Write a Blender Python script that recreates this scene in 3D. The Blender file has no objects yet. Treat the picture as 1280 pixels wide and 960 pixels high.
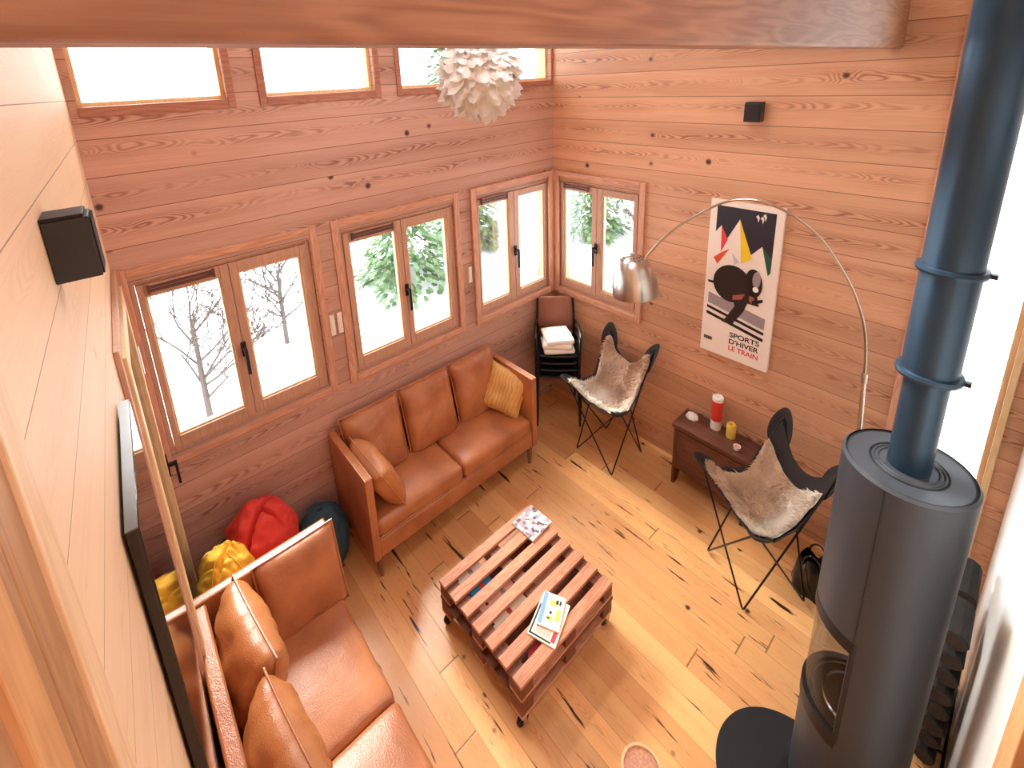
import bpy, bmesh, math, random
from mathutils import Vector, Matrix, noise
random.seed(7)
PI = math.pi
scene = bpy.context.scene
COL = scene.collection

# ------------------------------------------------------------------ node helpers
class NT:
    def __init__(s, name):
        s.m = bpy.data.materials.new(name); s.m.use_nodes = True
        s.t = s.m.node_tree; s.t.nodes.clear()
        s.out = s.n('ShaderNodeOutputMaterial')
    def n(s, kind, **kw):
        o = s.t.nodes.new(kind)
        for k, v in kw.items(): setattr(o, k, v)
        return o
    def put(s, sock, v):
        if isinstance(v, bpy.types.NodeSocket): s.t.links.new(v, sock)
        elif v is not None: sock.default_value = v
    def math(s, op, a, b=None, c=None):
        o = s.n('ShaderNodeMath', operation=op)
        s.put(o.inputs[0], a); s.put(o.inputs[1], b)
        if c is not None: s.put(o.inputs[2], c)
        return o.outputs[0]
    def mix(s, f, a, b, mode='MIX'):
        o = s.n('ShaderNodeMix', data_type='RGBA', blend_type=mode)
        s.put(o.inputs[0], f); s.put(o.inputs[6], a); s.put(o.inputs[7], b)
        return o.outputs[2]
    def comb(s, x, y, z):
        o = s.n('ShaderNodeCombineXYZ'); s.put(o.inputs[0], x); s.put(o.inputs[1], y); s.put(o.inputs[2], z)
        return o.outputs[0]
    def noise(s, vec, scale=5, detail=2, rough=.5, dist=0):
        o = s.n('ShaderNodeTexNoise'); s.put(o.inputs['Vector'], vec)
        o.inputs['Scale'].default_value = scale; o.inputs['Detail'].default_value = detail
        o.inputs['Roughness'].default_value = rough; o.inputs['Distortion'].default_value = dist
        return o.outputs['Fac']
    def obj(s):
        o = s.n('ShaderNodeTexCoord'); return o.outputs['Object']
    def sep(s, v):
        o = s.n('ShaderNodeSeparateXYZ'); s.put(o.inputs[0], v); return o.outputs
    def white(s, a, dim='1D'):
        o = s.n('ShaderNodeTexWhiteNoise', noise_dimensions=dim)
        s.put(o.inputs['W' if dim == '1D' else 'Vector'], a); return o.outputs
    def ramp(s, f, a, b):
        o = s.n('ShaderNodeMapRange', interpolation_type='SMOOTHSTEP'); s.put(o.inputs[0], f)
        o.inputs[1].default_value = a; o.inputs[2].default_value = b
        return o.outputs[0]
    def bsdf(s, color, rough=.5, metal=0., bump=None, bstr=.2, bdist=.01, spec=.5, sheen=0., coat=0.):
        b = s.n('ShaderNodeBsdfPrincipled')
        s.put(b.inputs['Base Color'], color); s.put(b.inputs['Roughness'], rough)
        b.inputs['Metallic'].default_value = metal
        b.inputs['Specular IOR Level'].default_value = spec
        b.inputs['Sheen Weight'].default_value = sheen
        b.inputs['Coat Weight'].default_value = coat
        if bump is not None:
            k = s.n('ShaderNodeBump'); k.inputs['Strength'].default_value = bstr
            k.inputs['Distance'].default_value = bdist
            s.put(k.inputs['Height'], bump); s.put(b.inputs['Normal'], k.outputs[0])
        s.t.links.new(b.outputs[0], s.out.inputs[0])
        return b

def rgb(h, k=1.0):
    h = h.lstrip('#'); v = [int(h[i:i+2], 16)/255 for i in (0, 2, 4)]
    return tuple(k*(c/12.92 if c <= .04045 else ((c+.055)/1.055)**2.4) for c in v) + (1.,)

def plain(name, color, rough=.5, metal=0., bump=0., bscale=60., var=.12, spec=.5, sheen=0., coat=0.):
    """one colour with a slight mottling, so that no surface is perfectly even"""
    s = NT(name); v = s.obj()
    f = s.noise(v, bscale*.15, 3)
    dark = tuple(c*(1-var) for c in color[:3]) + (1.,)
    lite = tuple(min(1, c*(1+var)) for c in color[:3]) + (1.,)
    c = s.mix(f, dark, lite)
    s.bsdf(c, rough, metal, s.noise(v, bscale, 3) if bump else None, bump, .004, spec, sheen, coat)
    return s.m

def planks(name, L, H, width, off, light, dark, knot, length=None, rough=.5, tint=.25, knots=1., grain=1., seam=.012, cracks=0., spec=.4, hue=None, kscale=3.):
    """softwood boards: L, H are the axes (0,1,2) along and across the boards"""
    s = NT(name); xyz = s.sep(s.obj()); l, h = xyz[L], xyz[H]
    hb = s.math('DIVIDE', s.math('SUBTRACT', h, off), width)
    row = s.math('FLOOR', hb); fr = s.math('FRACT', hb)
    rnd = s.white(row)[0] if False else s.white(row)
    r1 = rnd['Value']
    ls = s.math('ADD', l, s.math('MULTIPLY', r1, 31.7))
    if length:
        lb = s.math('DIVIDE', ls, length); cell = s.math('FLOOR', lb); lf = s.math('FRACT', lb)
        r2 = s.white(s.comb(row, cell, 3.3), '3D')['Value']
    else:
        r2 = r1; lf = None
    shift = s.math('MULTIPLY', r2, 57.)
    # knots
    kv = s.comb(s.math('MULTIPLY_ADD', ls, kscale, shift), s.math('MULTIPLY', h, kscale), s.math('MULTIPLY', r2, 19.))
    vo = s.n('ShaderNodeTexVoronoi', voronoi_dimensions='3D'); s.put(vo.inputs['Vector'], kv); vo.inputs['Scale'].default_value = 1.0
    d = vo.outputs['Distance']
    # flat sawn grain: nested arches down the middle of each board, bent round the knots
    n = s.noise(s.comb(s.math('MULTIPLY', ls, 1.1), s.math('MULTIPLY', h, 6.), shift), 1.6, 2.5, .5)
    mid = s.math('MULTIPLY_ADD', s.math('SUBTRACT', r2, .5), .35, .5)
    u = s.math('ADD', s.math('SUBTRACT', fr, mid), s.math('MULTIPLY', s.math('SUBTRACT', s.noise(s.comb(s.math('MULTIPLY', ls, .8), shift, 0.), 1.5, 2), .5), .45))
    u2 = s.math('MULTIPLY', u, u)
    pull = s.math('MULTIPLY', s.math('POWER', s.math('SUBTRACT', 1., s.ramp(d, 0., .42)), 2.), 3.)
    ph = s.math('ADD', s.math('ADD', s.math('MULTIPLY', ls, 9.), s.math('MULTIPLY', u2, 70.)), s.math('ADD', s.math('MULTIPLY', n, 9.), pull))
    rings = s.math('MULTIPLY_ADD', s.math('SINE', s.math('MULTIPLY', ph, 6.283)), .5, .5)
    rings = s.math('POWER', rings, 1.6)
    mask = s.math('EXPONENT', s.math('MULTIPLY', u2, -18.))
    patch = s.ramp(s.noise(s.comb(s.math('MULTIPLY', ls, .9), shift, s.math('MULTIPLY', r2, 7.)), 1.6, 2), .38, .62)
    rings = s.math('MULTIPLY', rings, s.math('MULTIPLY', mask, s.math('MULTIPLY_ADD', patch, .75, .25)))
    rings = s.math('ADD', rings, .12)
    fine = s.noise(s.comb(s.math('MULTIPLY', ls, 3.), s.math('MULTIPLY', h, 110.), shift), 1., 2, .6)
    streak = s.noise(s.comb(s.math('MULTIPLY', ls, .7), s.math('MULTIPLY', h, 9.), shift), 1.3, 2, .5)
    f = s.math('ADD', s.math('MULTIPLY', rings, .60*grain), s.math('MULTIPLY', s.math('SUBTRACT', fine, .5), .5))
    f = s.math('ADD', f, s.math('MULTIPLY', s.math('SUBTRACT', streak, .5), .5))
    fc = s.n('ShaderNodeClamp'); s.put(fc.inputs[0], f)
    c = s.mix(fc.outputs[0], light, dark)
    # board to board variation
    k = s.math('MULTIPLY_ADD', s.white(s.math('ADD', s.math('MULTIPLY', r2, 977.), 5.))['Value'], tint*2, 1-tint)
    c = s.mix(1., c, s.comb(k, k, k), 'MULTIPLY')
    if hue:
        c = s.mix(s.math('MULTIPLY', s.white(s.math('ADD', s.math('MULTIPLY', r2, 313.), 9.))['Value'], .6), c, hue)
    kn = s.math('SUBTRACT', 1., s.ramp(d, .035, .095))
    kn = s.math('MULTIPLY', kn, knots)
    c = s.mix(kn, c, knot)
    if cracks:
        cv = s.comb(s.math('MULTIPLY', ls, 1.6), s.math('MULTIPLY', h, 16.), shift)
        cr = s.ramp(s.noise(cv, 1.7, 3, .55), .64, .70)
        c = s.mix(s.math('MULTIPLY', cr, cracks), c, knot)
    # seams
    e = s.math('MINIMUM', fr, s.math('SUBTRACT', 1., fr))
    sm = s.math('SUBTRACT', 1., s.ramp(e, seam*.3, seam*1.6))
    if lf is not None:
        e2 = s.math('MINIMUM', lf, s.math('SUBTRACT', 1., lf))
        sm2 = s.math('SUBTRACT', 1., s.ramp(e2, .0008, .0025))
        sm = s.math('MAXIMUM', sm, sm2)
    c = s.mix(s.math('MULTIPLY', sm, .75), c, tuple(x*.35 for x in dark[:3])+(1.,))
    hgt = s.math('SUBTRACT', s.math('MULTIPLY', fine, .12), sm)
    s.bsdf(c, rough, 0, hgt, .35, .004, spec)
    return s.m

def timber(name, light, dark, L=0, H=2, rough=.55, scale=1., spec=.4):
    """unjointed timber: grain along the axis L"""
    s = NT(name); xyz = s.sep(s.obj())
    others = [i for i in (0, 1, 2) if i != L]
    info = s.n('ShaderNodeObjectInfo'); sh = s.math('MULTIPLY', info.outputs['Random'], 40.)
    l = s.math('ADD', xyz[L], sh)
    gv = s.comb(s.math('MULTIPLY', l, 1.0*scale), s.math('MULTIPLY', xyz[others[0]], 9.*scale), s.math('MULTIPLY', xyz[others[1]], 9.*scale))
    n = s.noise(gv, 1.5, 2.5, .45)
    r = s.math('MULTIPLY_ADD', s.math('SINE', s.math('MULTIPLY', n, 60.)), .5, .5)
    fine = s.noise(s.comb(s.math('MULTIPLY', l, 4.), s.math('MULTIPLY', xyz[others[0]], 120.), s.math('MULTIPLY', xyz[others[1]], 120.)), 1., 2)
    f = s.math('ADD', s.math('MULTIPLY', r, .45), s.math('MULTIPLY', s.math('SUBTRACT', fine, .4), .7))
    fc = s.n('ShaderNodeClamp'); s.put(fc.inputs[0], f)
    c = s.mix(fc.outputs[0], light, dark)
    s.bsdf(c, rough, 0, fine, .15, .003, spec)
    return s.m

def glass_mat(name, tint=(.97, .99, 1., 1.), refl=.6):
    s = NT(name)
    tr = s.n('ShaderNodeBsdfTransparent'); tr.inputs[0].default_value = tint
    gl = s.n('ShaderNodeBsdfGlossy'); gl.inputs['Roughness'].default_value = .02
    fr = s.n('ShaderNodeFresnel'); fr.inputs[0].default_value = 1.45
    mx = s.n('ShaderNodeMixShader'); s.t.links.new(s.math('MULTIPLY', fr.outputs[0], refl), mx.inputs[0])
    s.t.links.new(tr.outputs[0], mx.inputs[1]); s.t.links.new(gl.outputs[0], mx.inputs[2])
    s.t.links.new(mx.outputs[0], s.out.inputs[0])
    return s.m

def leather(name, col, dark):
    s = NT(name); v = s.obj()
    f = s.noise(v, 3.5, 4, .55)
    c = s.mix(s.ramp(f, .3, .75), col, dark)
    vo = s.n('ShaderNodeTexVoronoi'); s.put(vo.inputs['Vector'], v); vo.inputs['Scale'].default_value = 160.
    hgt = s.math('ADD', s.math('MULTIPLY', vo.outputs['Distance'], .25), s.noise(v, 14, 4, .6))
    s.bsdf(c, s.math('MULTIPLY_ADD', f, .25, .2), 0, hgt, .32, .010, .55)
    return s.m

def fur_mat(name, a, b, axis=0, cut=0., soft=.12):
    """two toned pelt: tone a on one side of the back line, tone b on the other"""
    s = NT(name); v = s.obj(); xyz = s.sep(v)
    f = s.math('ADD', s.math('SUBTRACT', xyz[axis], cut), s.math('MULTIPLY', s.math('SUBTRACT', s.noise(v, 5, 3), .5), .35))
    k = s.ramp(f, -soft, soft)
    c = s.mix(k, a, b)
    c = s.mix(s.math('MULTIPLY', s.noise(v, 45, 3), .45), c, tuple(x*.75 for x in a[:3])+(1.,))
    s.bsdf(c, .8, 0, s.noise(v, 90, 3), .5, .01, .2, sheen=.3)
    return s.m

def print_mat(name, base, inks, scale=22):
    """printed page: paper with blotches of coloured ink (no writing)"""
    s = NT(name); v = s.obj()
    vo = s.n('ShaderNodeTexVoronoi', distance='CHEBYCHEV'); s.put(vo.inputs['Vector'], v); vo.inputs['Scale'].default_value = scale
    q = s.sep(vo.outputs['Color'])
    c = base
    for i, (ink, lo) in enumerate(inks):
        k = s.ramp(q[i % 3], lo, lo+.02)
        c = s.mix(s.math('MULTIPLY', k, .8), c, ink)
    s.bsdf(c, .35)
    return s.m

# ------------------------------------------------------------------ mesh helpers
class MB:
    def __init__(s): s.b = bmesh.new()
    def face(s, pts):
        return s.b.faces.new([s.b.verts.new(p) for p in pts])
    def box(s, x0, x1, y0, y1, z0, z1, M=None):
        P = [(x, y, z) for x in (x0, x1) for y in (y0, y1) for z in (z0, z1)]
        if M: P = [M @ Vector(p) for p in P]
        v = [s.b.verts.new(p) for p in P]
        for f in ((0, 1, 3, 2), (4, 6, 7, 5), (0, 4, 5, 1), (2, 3, 7, 6), (0, 2, 6, 4), (1, 5, 7, 3)):
            s.b.faces.new([v[i] for i in f])
        return s
    def prism(s, poly, ext, M=None, mid=None):
        """poly: list of 3D points; ext: extrusion vector"""
        e = Vector(ext); a = [Vector(p) for p in poly]; c = [p+e for p in a]
        if M: a = [M @ p for p in a]; c = [M @ p for p in c]
        va = [s.b.verts.new(p) for p in a]; vc = [s.b.verts.new(p) for p in c]; n = len(a)
        s.b.faces.new(va); s.b.faces.new(vc[::-1])
        for i in range(n): s.b.faces.new([va[i], vc[i], vc[(i+1) % n], va[(i+1) % n]])
        return s
    def tube(s, pts, r, n=10, cap=True, closed=False):
        pts = [Vector(p) for p in pts]; rs = r if isinstance(r, (list, tuple)) else [r]*len(pts)
        rings = []; N = len(pts); up = None
        for i, p in enumerate(pts):
            a = pts[i-1] if (i > 0 or closed) else p
            b = pts[(i+1) % N] if (i < N-1 or closed) else p
            t = (b-a).normalized()
            if up is None:
                up = t.orthogonal().normalized()
            else:
                up = (up - t*up.dot(t))
                up = up.normalized() if up.length > 1e-6 else t.orthogonal().normalized()
            w = t.cross(up)
            rings.append([s.b.verts.new(p + (up*math.cos(2*PI*k/n)+w*math.sin(2*PI*k/n))*rs[i]) for k in range(n)])
        M_ = N if closed else N-1
        for i in range(M_):
            a, b = rings[i], rings[(i+1) % N]
            for k in range(n): s.b.faces.new([a[k], a[(k+1) % n], b[(k+1) % n], b[k]])
        if cap and not closed:
            s.b.faces.new(rings[0][::-1]); s.b.faces.new(rings[-1])
        return s
    def lathe(s, prof, c=(0, 0, 0), n=32, a0=0., a1=2*PI, M=None):
        full = abs(a1-a0-2*PI) < 1e-6; k = n if full else n+1
        rings = []
        for r, z in prof:
            ring = []
            for i in range(k):
                a = a0+(a1-a0)*i/n
                p = Vector((r*math.cos(a), r*math.sin(a), z))
                p = (M @ p) if M else p
                ring.append(s.b.verts.new(p+Vector(c)))
            rings.append(ring)
        for a, b in zip(rings, rings[1:]):
            for i in range(n):
                j = (i+1) % k
                s.b.faces.new([a[i], a[j], b[j], b[i]])
        return s
    def grid(s, fn, nu, nv):
        g = [[s.b.verts.new(fn(i/nu, j/nv)) for j in range(nv+1)] for i in range(nu+1)]
        for i in range(nu):
            for j in range(nv): s.b.faces.new([g[i][j], g[i+1][j], g[i+1][j+1], g[i][j+1]])
        return s
    def rbox(s, c, size, r=.03, crown=(0, 0, 0), seg=3, mid=6, wob=0., seed=0, M=None):
        """rounded box with optional puffed faces and small wrinkles"""
        hx = [q/2 for q in size]; axes = []
        for h in hx:
            rr = min(r, h*.98)
            e = [rr*(1-math.cos(PI/2*k/seg)) for k in range(seg+1)]
            inner = [-h+rr+(2*h-2*rr)*k/mid for k in range(1, mid)]
            axes.append([-h+q for q in e]+inner+[h-q for q in e[::-1]])
        n = [len(a) for a in axes]; V = {}
        def vert(i, j, k):
            if (i, j, k) in V: return V[(i, j, k)]
            q = Vector((axes[0][i], axes[1][j], axes[2][k])); cl = Vector(); d = Vector()
            for t in range(3):
                lim = hx[t]-min(r, hx[t]*.98)
                cl[t] = max(-lim, min(lim, q[t])); d[t] = q[t]-cl[t]
            p = q.copy()
            rr = min(r, min(hx)*.98)
            if d.length > 1e-9: p = cl + d.normalized()*d.length if sum(abs(x) > 1e-9 for x in d) < 2 else cl + d.normalized()*max(abs(x) for x in d)
            u = [q[t]/hx[t] for t in range(3)]
            for t in range(3):
                a, b = [x for x in range(3) if x != t]
                p[t] += crown[t]*u[t]*(1-u[a]**2)*(1-u[b]**2)
            if wob:
                w = noise.noise_vector((p+Vector((seed*3.1, seed*1.7, 0)))*7)*.6 + noise.noise_vector((p+Vector((seed, 0, seed*2.3)))*16)*.4
                p += w*wob
            p += Vector(c)
            if M: p = M @ p
            V[(i, j, k)] = s.b.verts.new(p); return V[(i, j, k)]
        for t in range(3):
            a, b = [x for x in range(3) if x != t]
            for side in (0, n[t]-1):
                for i in range(n[a]-1):
                    for j in range(n[b]-1):
                        def ix(p, q):
                            o = [0, 0, 0]; o[t] = side; o[a] = p; o[b] = q; return tuple(o)
                        s.b.faces.new([vert(*ix(i, j)), vert(*ix(i+1, j)), vert(*ix(i+1, j+1)), vert(*ix(i, j+1))])
        return s
    def pillow(s, w, h, t, M, n=18, wob=.006, seed=0, pinch=.10):
        """scatter cushion: w x h, thickness t, thin at the seam, pulled in between the corners"""
        def side(sg):
            def fn(a, b):
                u, v = 2*a-1, 2*b-1
                e = max(0., (1-u**4))*max(0., (1-v**4))
                x = u*w/2*(1-pinch*(1-v*v)*abs(u)**3); y = v*h/2*(1-pinch*(1-u*u)*abs(v)**3)
                z = sg*t/2*e**.55
                p = Vector((x, y, z))
                edge = e**.5
                q = p*9+Vector((seed*5.3, seed, sg))
                p.z += edge*wob*2*noise.noise(q)
                rip = max(abs(u), abs(v))
                p.z += sg*wob*1.4*edge*(rip**5)*math.sin((u if abs(v) > abs(u) else v)*19+seed)
                return M @ p
            return fn
        s.grid(side(1), n, n); s.grid(side(-1), n, n)
        bmesh.ops.remove_doubles(s.b, verts=s.b.verts, dist=1e-5)
        return s
    def build(s, name, mat, parent=None, smooth=False, bevel=0., sub=0, angle=35):
        bmesh.ops.recalc_face_normals(s.b, faces=s.b.faces)
        me = bpy.data.meshes.new(name); s.b.to_mesh(me); s.b.free()
        o = bpy.data.objects.new(name, me); COL.objects.link(o)
        for m in (mat if isinstance(mat, (list, tuple)) else [mat]): me.materials.append(m)
        if parent: o.parent = parent
        if bevel:
            b = o.modifiers.new('b', 'BEVEL'); b.width = bevel; b.segments = 2; b.limit_method = 'ANGLE'; b.angle_limit = math.radians(40)
        if sub:
            q = o.modifiers.new('s', 'SUBSURF'); q.levels = q.render_levels = sub
        if smooth:
            for p in me.polygons: p.use_smooth = True
            if angle < 180:
                me.set_sharp_from_angle(angle=math.radians(angle))
        return o

def smooth_path(p, n=3):
    p = [Vector(q) for q in p]
    for _ in range(n):
        r = [p[0]]
        for a, b in zip(p, p[1:]): r += [a.lerp(b, .25), a.lerp(b, .75)]
        r.append(p[-1]); p = r
    return p
def tag(o, label=None, cat=None, group=None, kind=None):
    for k, v in (('label', label), ('category', cat), ('group', group), ('kind', kind)):
        if v: o[k] = v
    return o
def thing(name, label, cat, loc=(0, 0, 0), rz=0., group=None):
    o = bpy.data.objects.new(name, None); COL.objects.link(o); o.empty_display_size = .1
    o.location = loc; o.rotation_euler = (0, 0, rz)
    return tag(o, label, cat, group)
def struct(o, label=None, cat=None): return tag(o, label, cat, kind='structure')
def copy_tree(o, parent=None):
    c = o.copy(); COL.objects.link(c)
    if parent: c.parent = parent
    for ch in list(o.children): copy_tree(ch, c)
    return c
def T(x=0, y=0, z=0): return Matrix.Translation((x, y, z))
def R(a, ax): return Matrix.Rotation(math.radians(a), 4, ax)

# ------------------------------------------------------------------ materials
W_L, W_D, W_K = rgb('d98a58'), rgb('a4582f'), rgb('4a2012')
M = {}
BW, BOFF = .2055, .0555
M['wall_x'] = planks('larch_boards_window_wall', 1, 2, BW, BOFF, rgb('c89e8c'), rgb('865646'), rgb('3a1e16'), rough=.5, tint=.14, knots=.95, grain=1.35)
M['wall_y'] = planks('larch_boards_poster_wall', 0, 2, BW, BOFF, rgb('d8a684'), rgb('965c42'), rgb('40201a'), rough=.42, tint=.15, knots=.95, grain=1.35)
M['wall_pale'] = planks('spruce_boards_pale', 0, 2, BW, BOFF, rgb('e6c6a2'), rgb('cf9f74'), rgb('a87850'), rough=.6, tint=.05, knots=.4, grain=.5, seam=.008)
M['floor'] = planks('rustic_pine_floor', 0, 1, .145, -.05, rgb('eab478'), rgb('ba7644'), rgb('2c140a'), length=2.6, rough=.30, tint=.16, knots=1., grain=.75, cracks=1., seam=.008, spec=.5, hue=rgb('c88450'), kscale=3.6)
M['ceil'] = planks('spruce_ceiling', 1, 0, .15, 0, rgb('e3b98a'), rgb('c8935f'), rgb('80502c'), rough=.6, tint=.06, knots=.5, grain=.5)
M['frame'] = timber('window_timber', rgb('c89e86'), rgb('b4886f'), L=2)
M['frame_h'] = timber('casing_timber', rgb('d8a488'), rgb('b27a60'), L=2)
M['rail_x'] = timber('rail_timber_a', rgb('d8a488'), rgb('b27a60'), L=1); M['rail_y'] = timber('rail_timber_b', rgb('d8a488'), rgb('b27a60'), L=0)
M['clere'] = timber('clerestory_casing', rgb('b47c66'), rgb('8a5444'), L=1)
M['frame_pale'] = timber('pale_frame_timber', rgb('eacb9c'), rgb('d8ae78'), L=2)
M['beam'] = timber('beam_timber', rgb('a87c60'), rgb('784c36'), L=1, scale=.8)
M['post_a'] = timber('post_pale', rgb('e2c098'), rgb('cda274'), L=2)
M['post_b'] = timber('post_brown', rgb('b48458'), rgb('92623f'), L=2)
M['post_c'] = timber('post_orange', rgb('d09a66'), rgb('b07a48'), L=2)
M['glass'] = glass_mat('window_glass')
M['white_wall'] = plain('white_gloss_panel', rgb('e6e6e2'), rough=.22, var=.02, spec=.6)
M['leather'] = leather('tan_leather', rgb('c07c50'), rgb('a05f3a'))
M['leather2'] = leather('caramel_leather', rgb('c88450'), rgb('a86234'))
M['piping'] = plain('cream_edge', rgb('ecd6b4'), .5)
s = NT('mustard_print'); v = s.obj()
wv = s.n('ShaderNodeTexWave'); wv.inputs['Scale'].default_value = 9.; wv.inputs['Distortion'].default_value = 9.; wv.inputs['Detail'].default_value = 1.5; wv.inputs['Detail Scale'].default_value = .8; s.put(wv.inputs['Vector'], v)
s.bsdf(s.mix(s.ramp(wv.outputs['Fac'], .06, .20), rgb('c48e4c'), s.mix(s.noise(v, 6, 3), rgb('e2b06a'), rgb('d09a52'))), .5, 0, s.noise(v, 12, 4), .5, .012); M['gold'] = s.m
M['foot'] = plain('sofa_foot', rgb('8a6a55'), .35, .3)
M['black'] = plain('black_metal', rgb('1c1b1d'), .4, .4)
M['blackfab'] = plain('black_canvas', rgb('2a2424'), .85, bump=.3, bscale=200)
M['stove'] = plain('stove_steel', rgb('3f444b'), .48, .35, bump=.08, bscale=300, var=.06)
M['stove_dark'] = plain('stove_black', rgb('17171a'), .5, .3)
M['pipe'] = plain('flue_steel', rgb('2b4256'), .34, .45, var=.08)
M['steel'] = plain('brushed_steel', rgb('c9c2bc'), .28, 1., var=.06)
M['chrome'] = plain('polished_steel', rgb('d8d4cc'), .18, 1., var=.03)
M['ironware'] = plain('dark_iron', rgb('26242a'), .4, .5)
M['vent'] = plain('vent_brown', rgb('5a3630'), .5)
M['white'] = plain('white_plastic', rgb('efe6dd'), .4, var=.03)
M['pallet'] = timber('pallet_wood', rgb('cc9272'), rgb('9c5e40'), L=1, scale=1.2, rough=.55)
M['pallet_shaded'] = timber('pallet_wood_shaded', rgb('7a4630'), rgb('4c2616'), L=0, scale=1.2, rough=.6)  # shade inside the stack put into a darker pallet brown; reused for chest moulding
M['chest'] = timber('old_chest_wood', rgb('6d4230'), rgb('3c2018'), L=0, rough=.5)
M['red_fab'] = plain('red_fabric', rgb('d8392c'), .75, bump=.25, bscale=120, var=.12)
M['yel_fab'] = plain('yellow_fabric', rgb('e0aa2e'), .75, bump=.25, bscale=120, var=.18)
M['blu_fab'] = plain('petrol_fabric', rgb('2d4a58'), .8, bump=.25, bscale=120, var=.2)
M['paper'] = plain('white_paper', rgb('f2ece4'), .7, var=.04)
M['wax_red'] = plain('red_wax', rgb('d8362c'), .35); M['wax_yel'] = plain('yellow_wax', rgb('ecc65a'), .35)
M['cloth_white'] = plain('white_cotton', rgb('f3ece2'), .8, bump=.3, bscale=90, var=.05)
M['ply'] = plain('brown_plywood', rgb('96604c'), .45, var=.1)
M['screen'] = plain('tv_screen', rgb('0a0a0c'), .06, spec=.9, var=.02)
M['tv_side'] = plain('tv_casing', rgb('0c0c0d'), .35)
M['tv_top'] = plain('tv_silver', rgb('85898e'), .3, .8)
M['rug_a'] = fur_mat('pelt_two_tone', rgb('e0c2a6'), rgb('fff8ec'), 0, .05, .06)
M['rug_b'] = fur_mat('pelt_cream', rgb('fffaf0'), rgb('cca284'), 1, .0, .10)
M['bag'] = plain('black_glossy_bag', rgb('0e0e10'), .25, bump=.2, bscale=20)
M['snow'] = plain('snow', rgb('eef2f6'), .8, var=.04)
M['needles'] = plain('conifer_needles', rgb('607a52'), .8, var=.3, bscale=40)
M['bark'] = plain('bark', rgb('4a3e36'), .9, var=.3)
M['bare'] = plain('frosty_twigs', rgb('4a423e'), .9, var=.2)

# ------------------------------------------------------------------ room shell
def pierced(name, mp, u0, u1, z0, z1, d0, d1, holes, mat):
    """wall slab with rectangular openings; mp(u, d, z) -> point; d1 is the room face"""
    mb = MB(); us = sorted({u0, u1, *[q for h in holes for q in h[:2]]}); zs = sorted({z0, z1, *[q for h in holes for q in h[2:]]})
    inh = lambda u, z: any(h[0] < u < h[1] and h[2] < z < h[3] for h in holes)
    solid = {}
    for i in range(len(us)-1):
        for j in range(len(zs)-1):
            solid[i, j] = not inh((us[i]+us[i+1])/2, (zs[j]+zs[j+1])/2)
    for (i, j), sd in solid.items():
        if not sd: continue
        a, b, c, e = us[i], us[i+1], zs[j], zs[j+1]
        for d in (d0, d1): mb.face([mp(a, d, c), mp(b, d, c), mp(b, d, e), mp(a, d, e)])
        for (ni, nj, p, q) in ((i-1, j, (a, c), (a, e)), (i+1, j, (b, c), (b, e)), (i, j-1, (a, c), (b, c)), (i, j+1, (a, e), (b, e))):
            if not solid.get((ni, nj), False):
                mb.face([mp(p[0], d0, p[1]), mp(q[0], d0, q[1]), mp(q[0], d1, q[1]), mp(p[0], d1, p[1])])
    bmesh.ops.remove_doubles(mb.b, verts=mb.b.verts, dist=1e-5)
    return struct(mb.build(name, mat))
WX = lambda u, d, z: (d, u, z)        # window wall, room towards +x
WY = lambda u, d, z: (u, -d, z)       # poster wall, room towards -y
HT = 4.62
CLER = [(-3.69, -2.976), (-2.745, -1.967), (-1.74, -.03)]
W1, W2, W3, W4 = (-3.67, -2.61), (-2.385, -1.32), (-1.07, -.055), (.055, 1.02)
ZW = (1.31, 2.51)
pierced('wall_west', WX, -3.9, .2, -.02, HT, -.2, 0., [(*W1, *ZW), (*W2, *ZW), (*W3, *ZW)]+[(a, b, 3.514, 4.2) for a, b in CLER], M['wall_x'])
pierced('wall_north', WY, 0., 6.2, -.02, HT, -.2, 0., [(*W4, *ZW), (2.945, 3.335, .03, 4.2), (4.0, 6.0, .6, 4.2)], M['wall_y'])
ANG = math.atan(-.04)
o = MB().box(-.1, 6.4, -.15, 0, -.02, HT).build('wall_south', M['wall_pale']); o.location = (0, -3.73, 0); o.rotation_euler = (0, 0, ANG); struct(o)
struct(MB().box(3.45, 3.56, -2.1, -.001, 0, HT).build('wall_east', M['white_wall'], bevel=.004))
struct(MB().box(-.2, 6.4, -4.3, .2, -.12, 0).build('floor', M['floor']))
pierced('ceiling', lambda u, d, z: (u, z, HT+d), -.2, 6.4, -4.3, .2, 0., .12, [(.9, 2.1, -2.7, -1.0), (3.7, 5.0, -3.2, -1.6)], M['ceil'])  # the two openings are unseen skylights added for fill daylight

struct(MB().box(6.401, 6.5, -4.3, .2, 0, HT).build('wall_back', M['wall_x']))
# corner board, trims
def trim(n, x0, x1, y0, y1, z0, z1, mat, parent=None): return struct(MB().box(x0, x1, y0, y1, z0, z1).build(f'trim_{n}', mat, bevel=.003))
trim(1, 2.882, 2.942, -.022, -.0005, 0, HT, M['frame_h'])
trim(2, 3.337, 3.367, -.018, -.0005, 0, HT, M['frame_pale'])
trim(3, .001, .03, -.03, -.001, 1.255, 2.62, M['frame_h'])
trim(4, 3.44, 3.60, -2.30, -2.101, 0, HT, M['post_b'])
# stepped timber post against the pale wall, close to the camera
def south(x, o=0.): return -3.73-.04*x+o
for i, (a, b, p, m) in enumerate(((2.565, 2.632, .018, 'post_a'), (2.632, 2.702, .012, 'post_b'), (2.706, 2.748, .012, 'post_b'), (2.748, 2.81, .018, 'post_c'), (2.81, 3.0, .010, 'post_b'))):
    o = MB().box(a, b, 0, p, 0, HT).build(f'trim_{5+i}', M[m], bevel=.002); o.location = (0, -3.73, 0); o.rotation_euler = (0, 0, ANG); struct(o)
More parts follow.
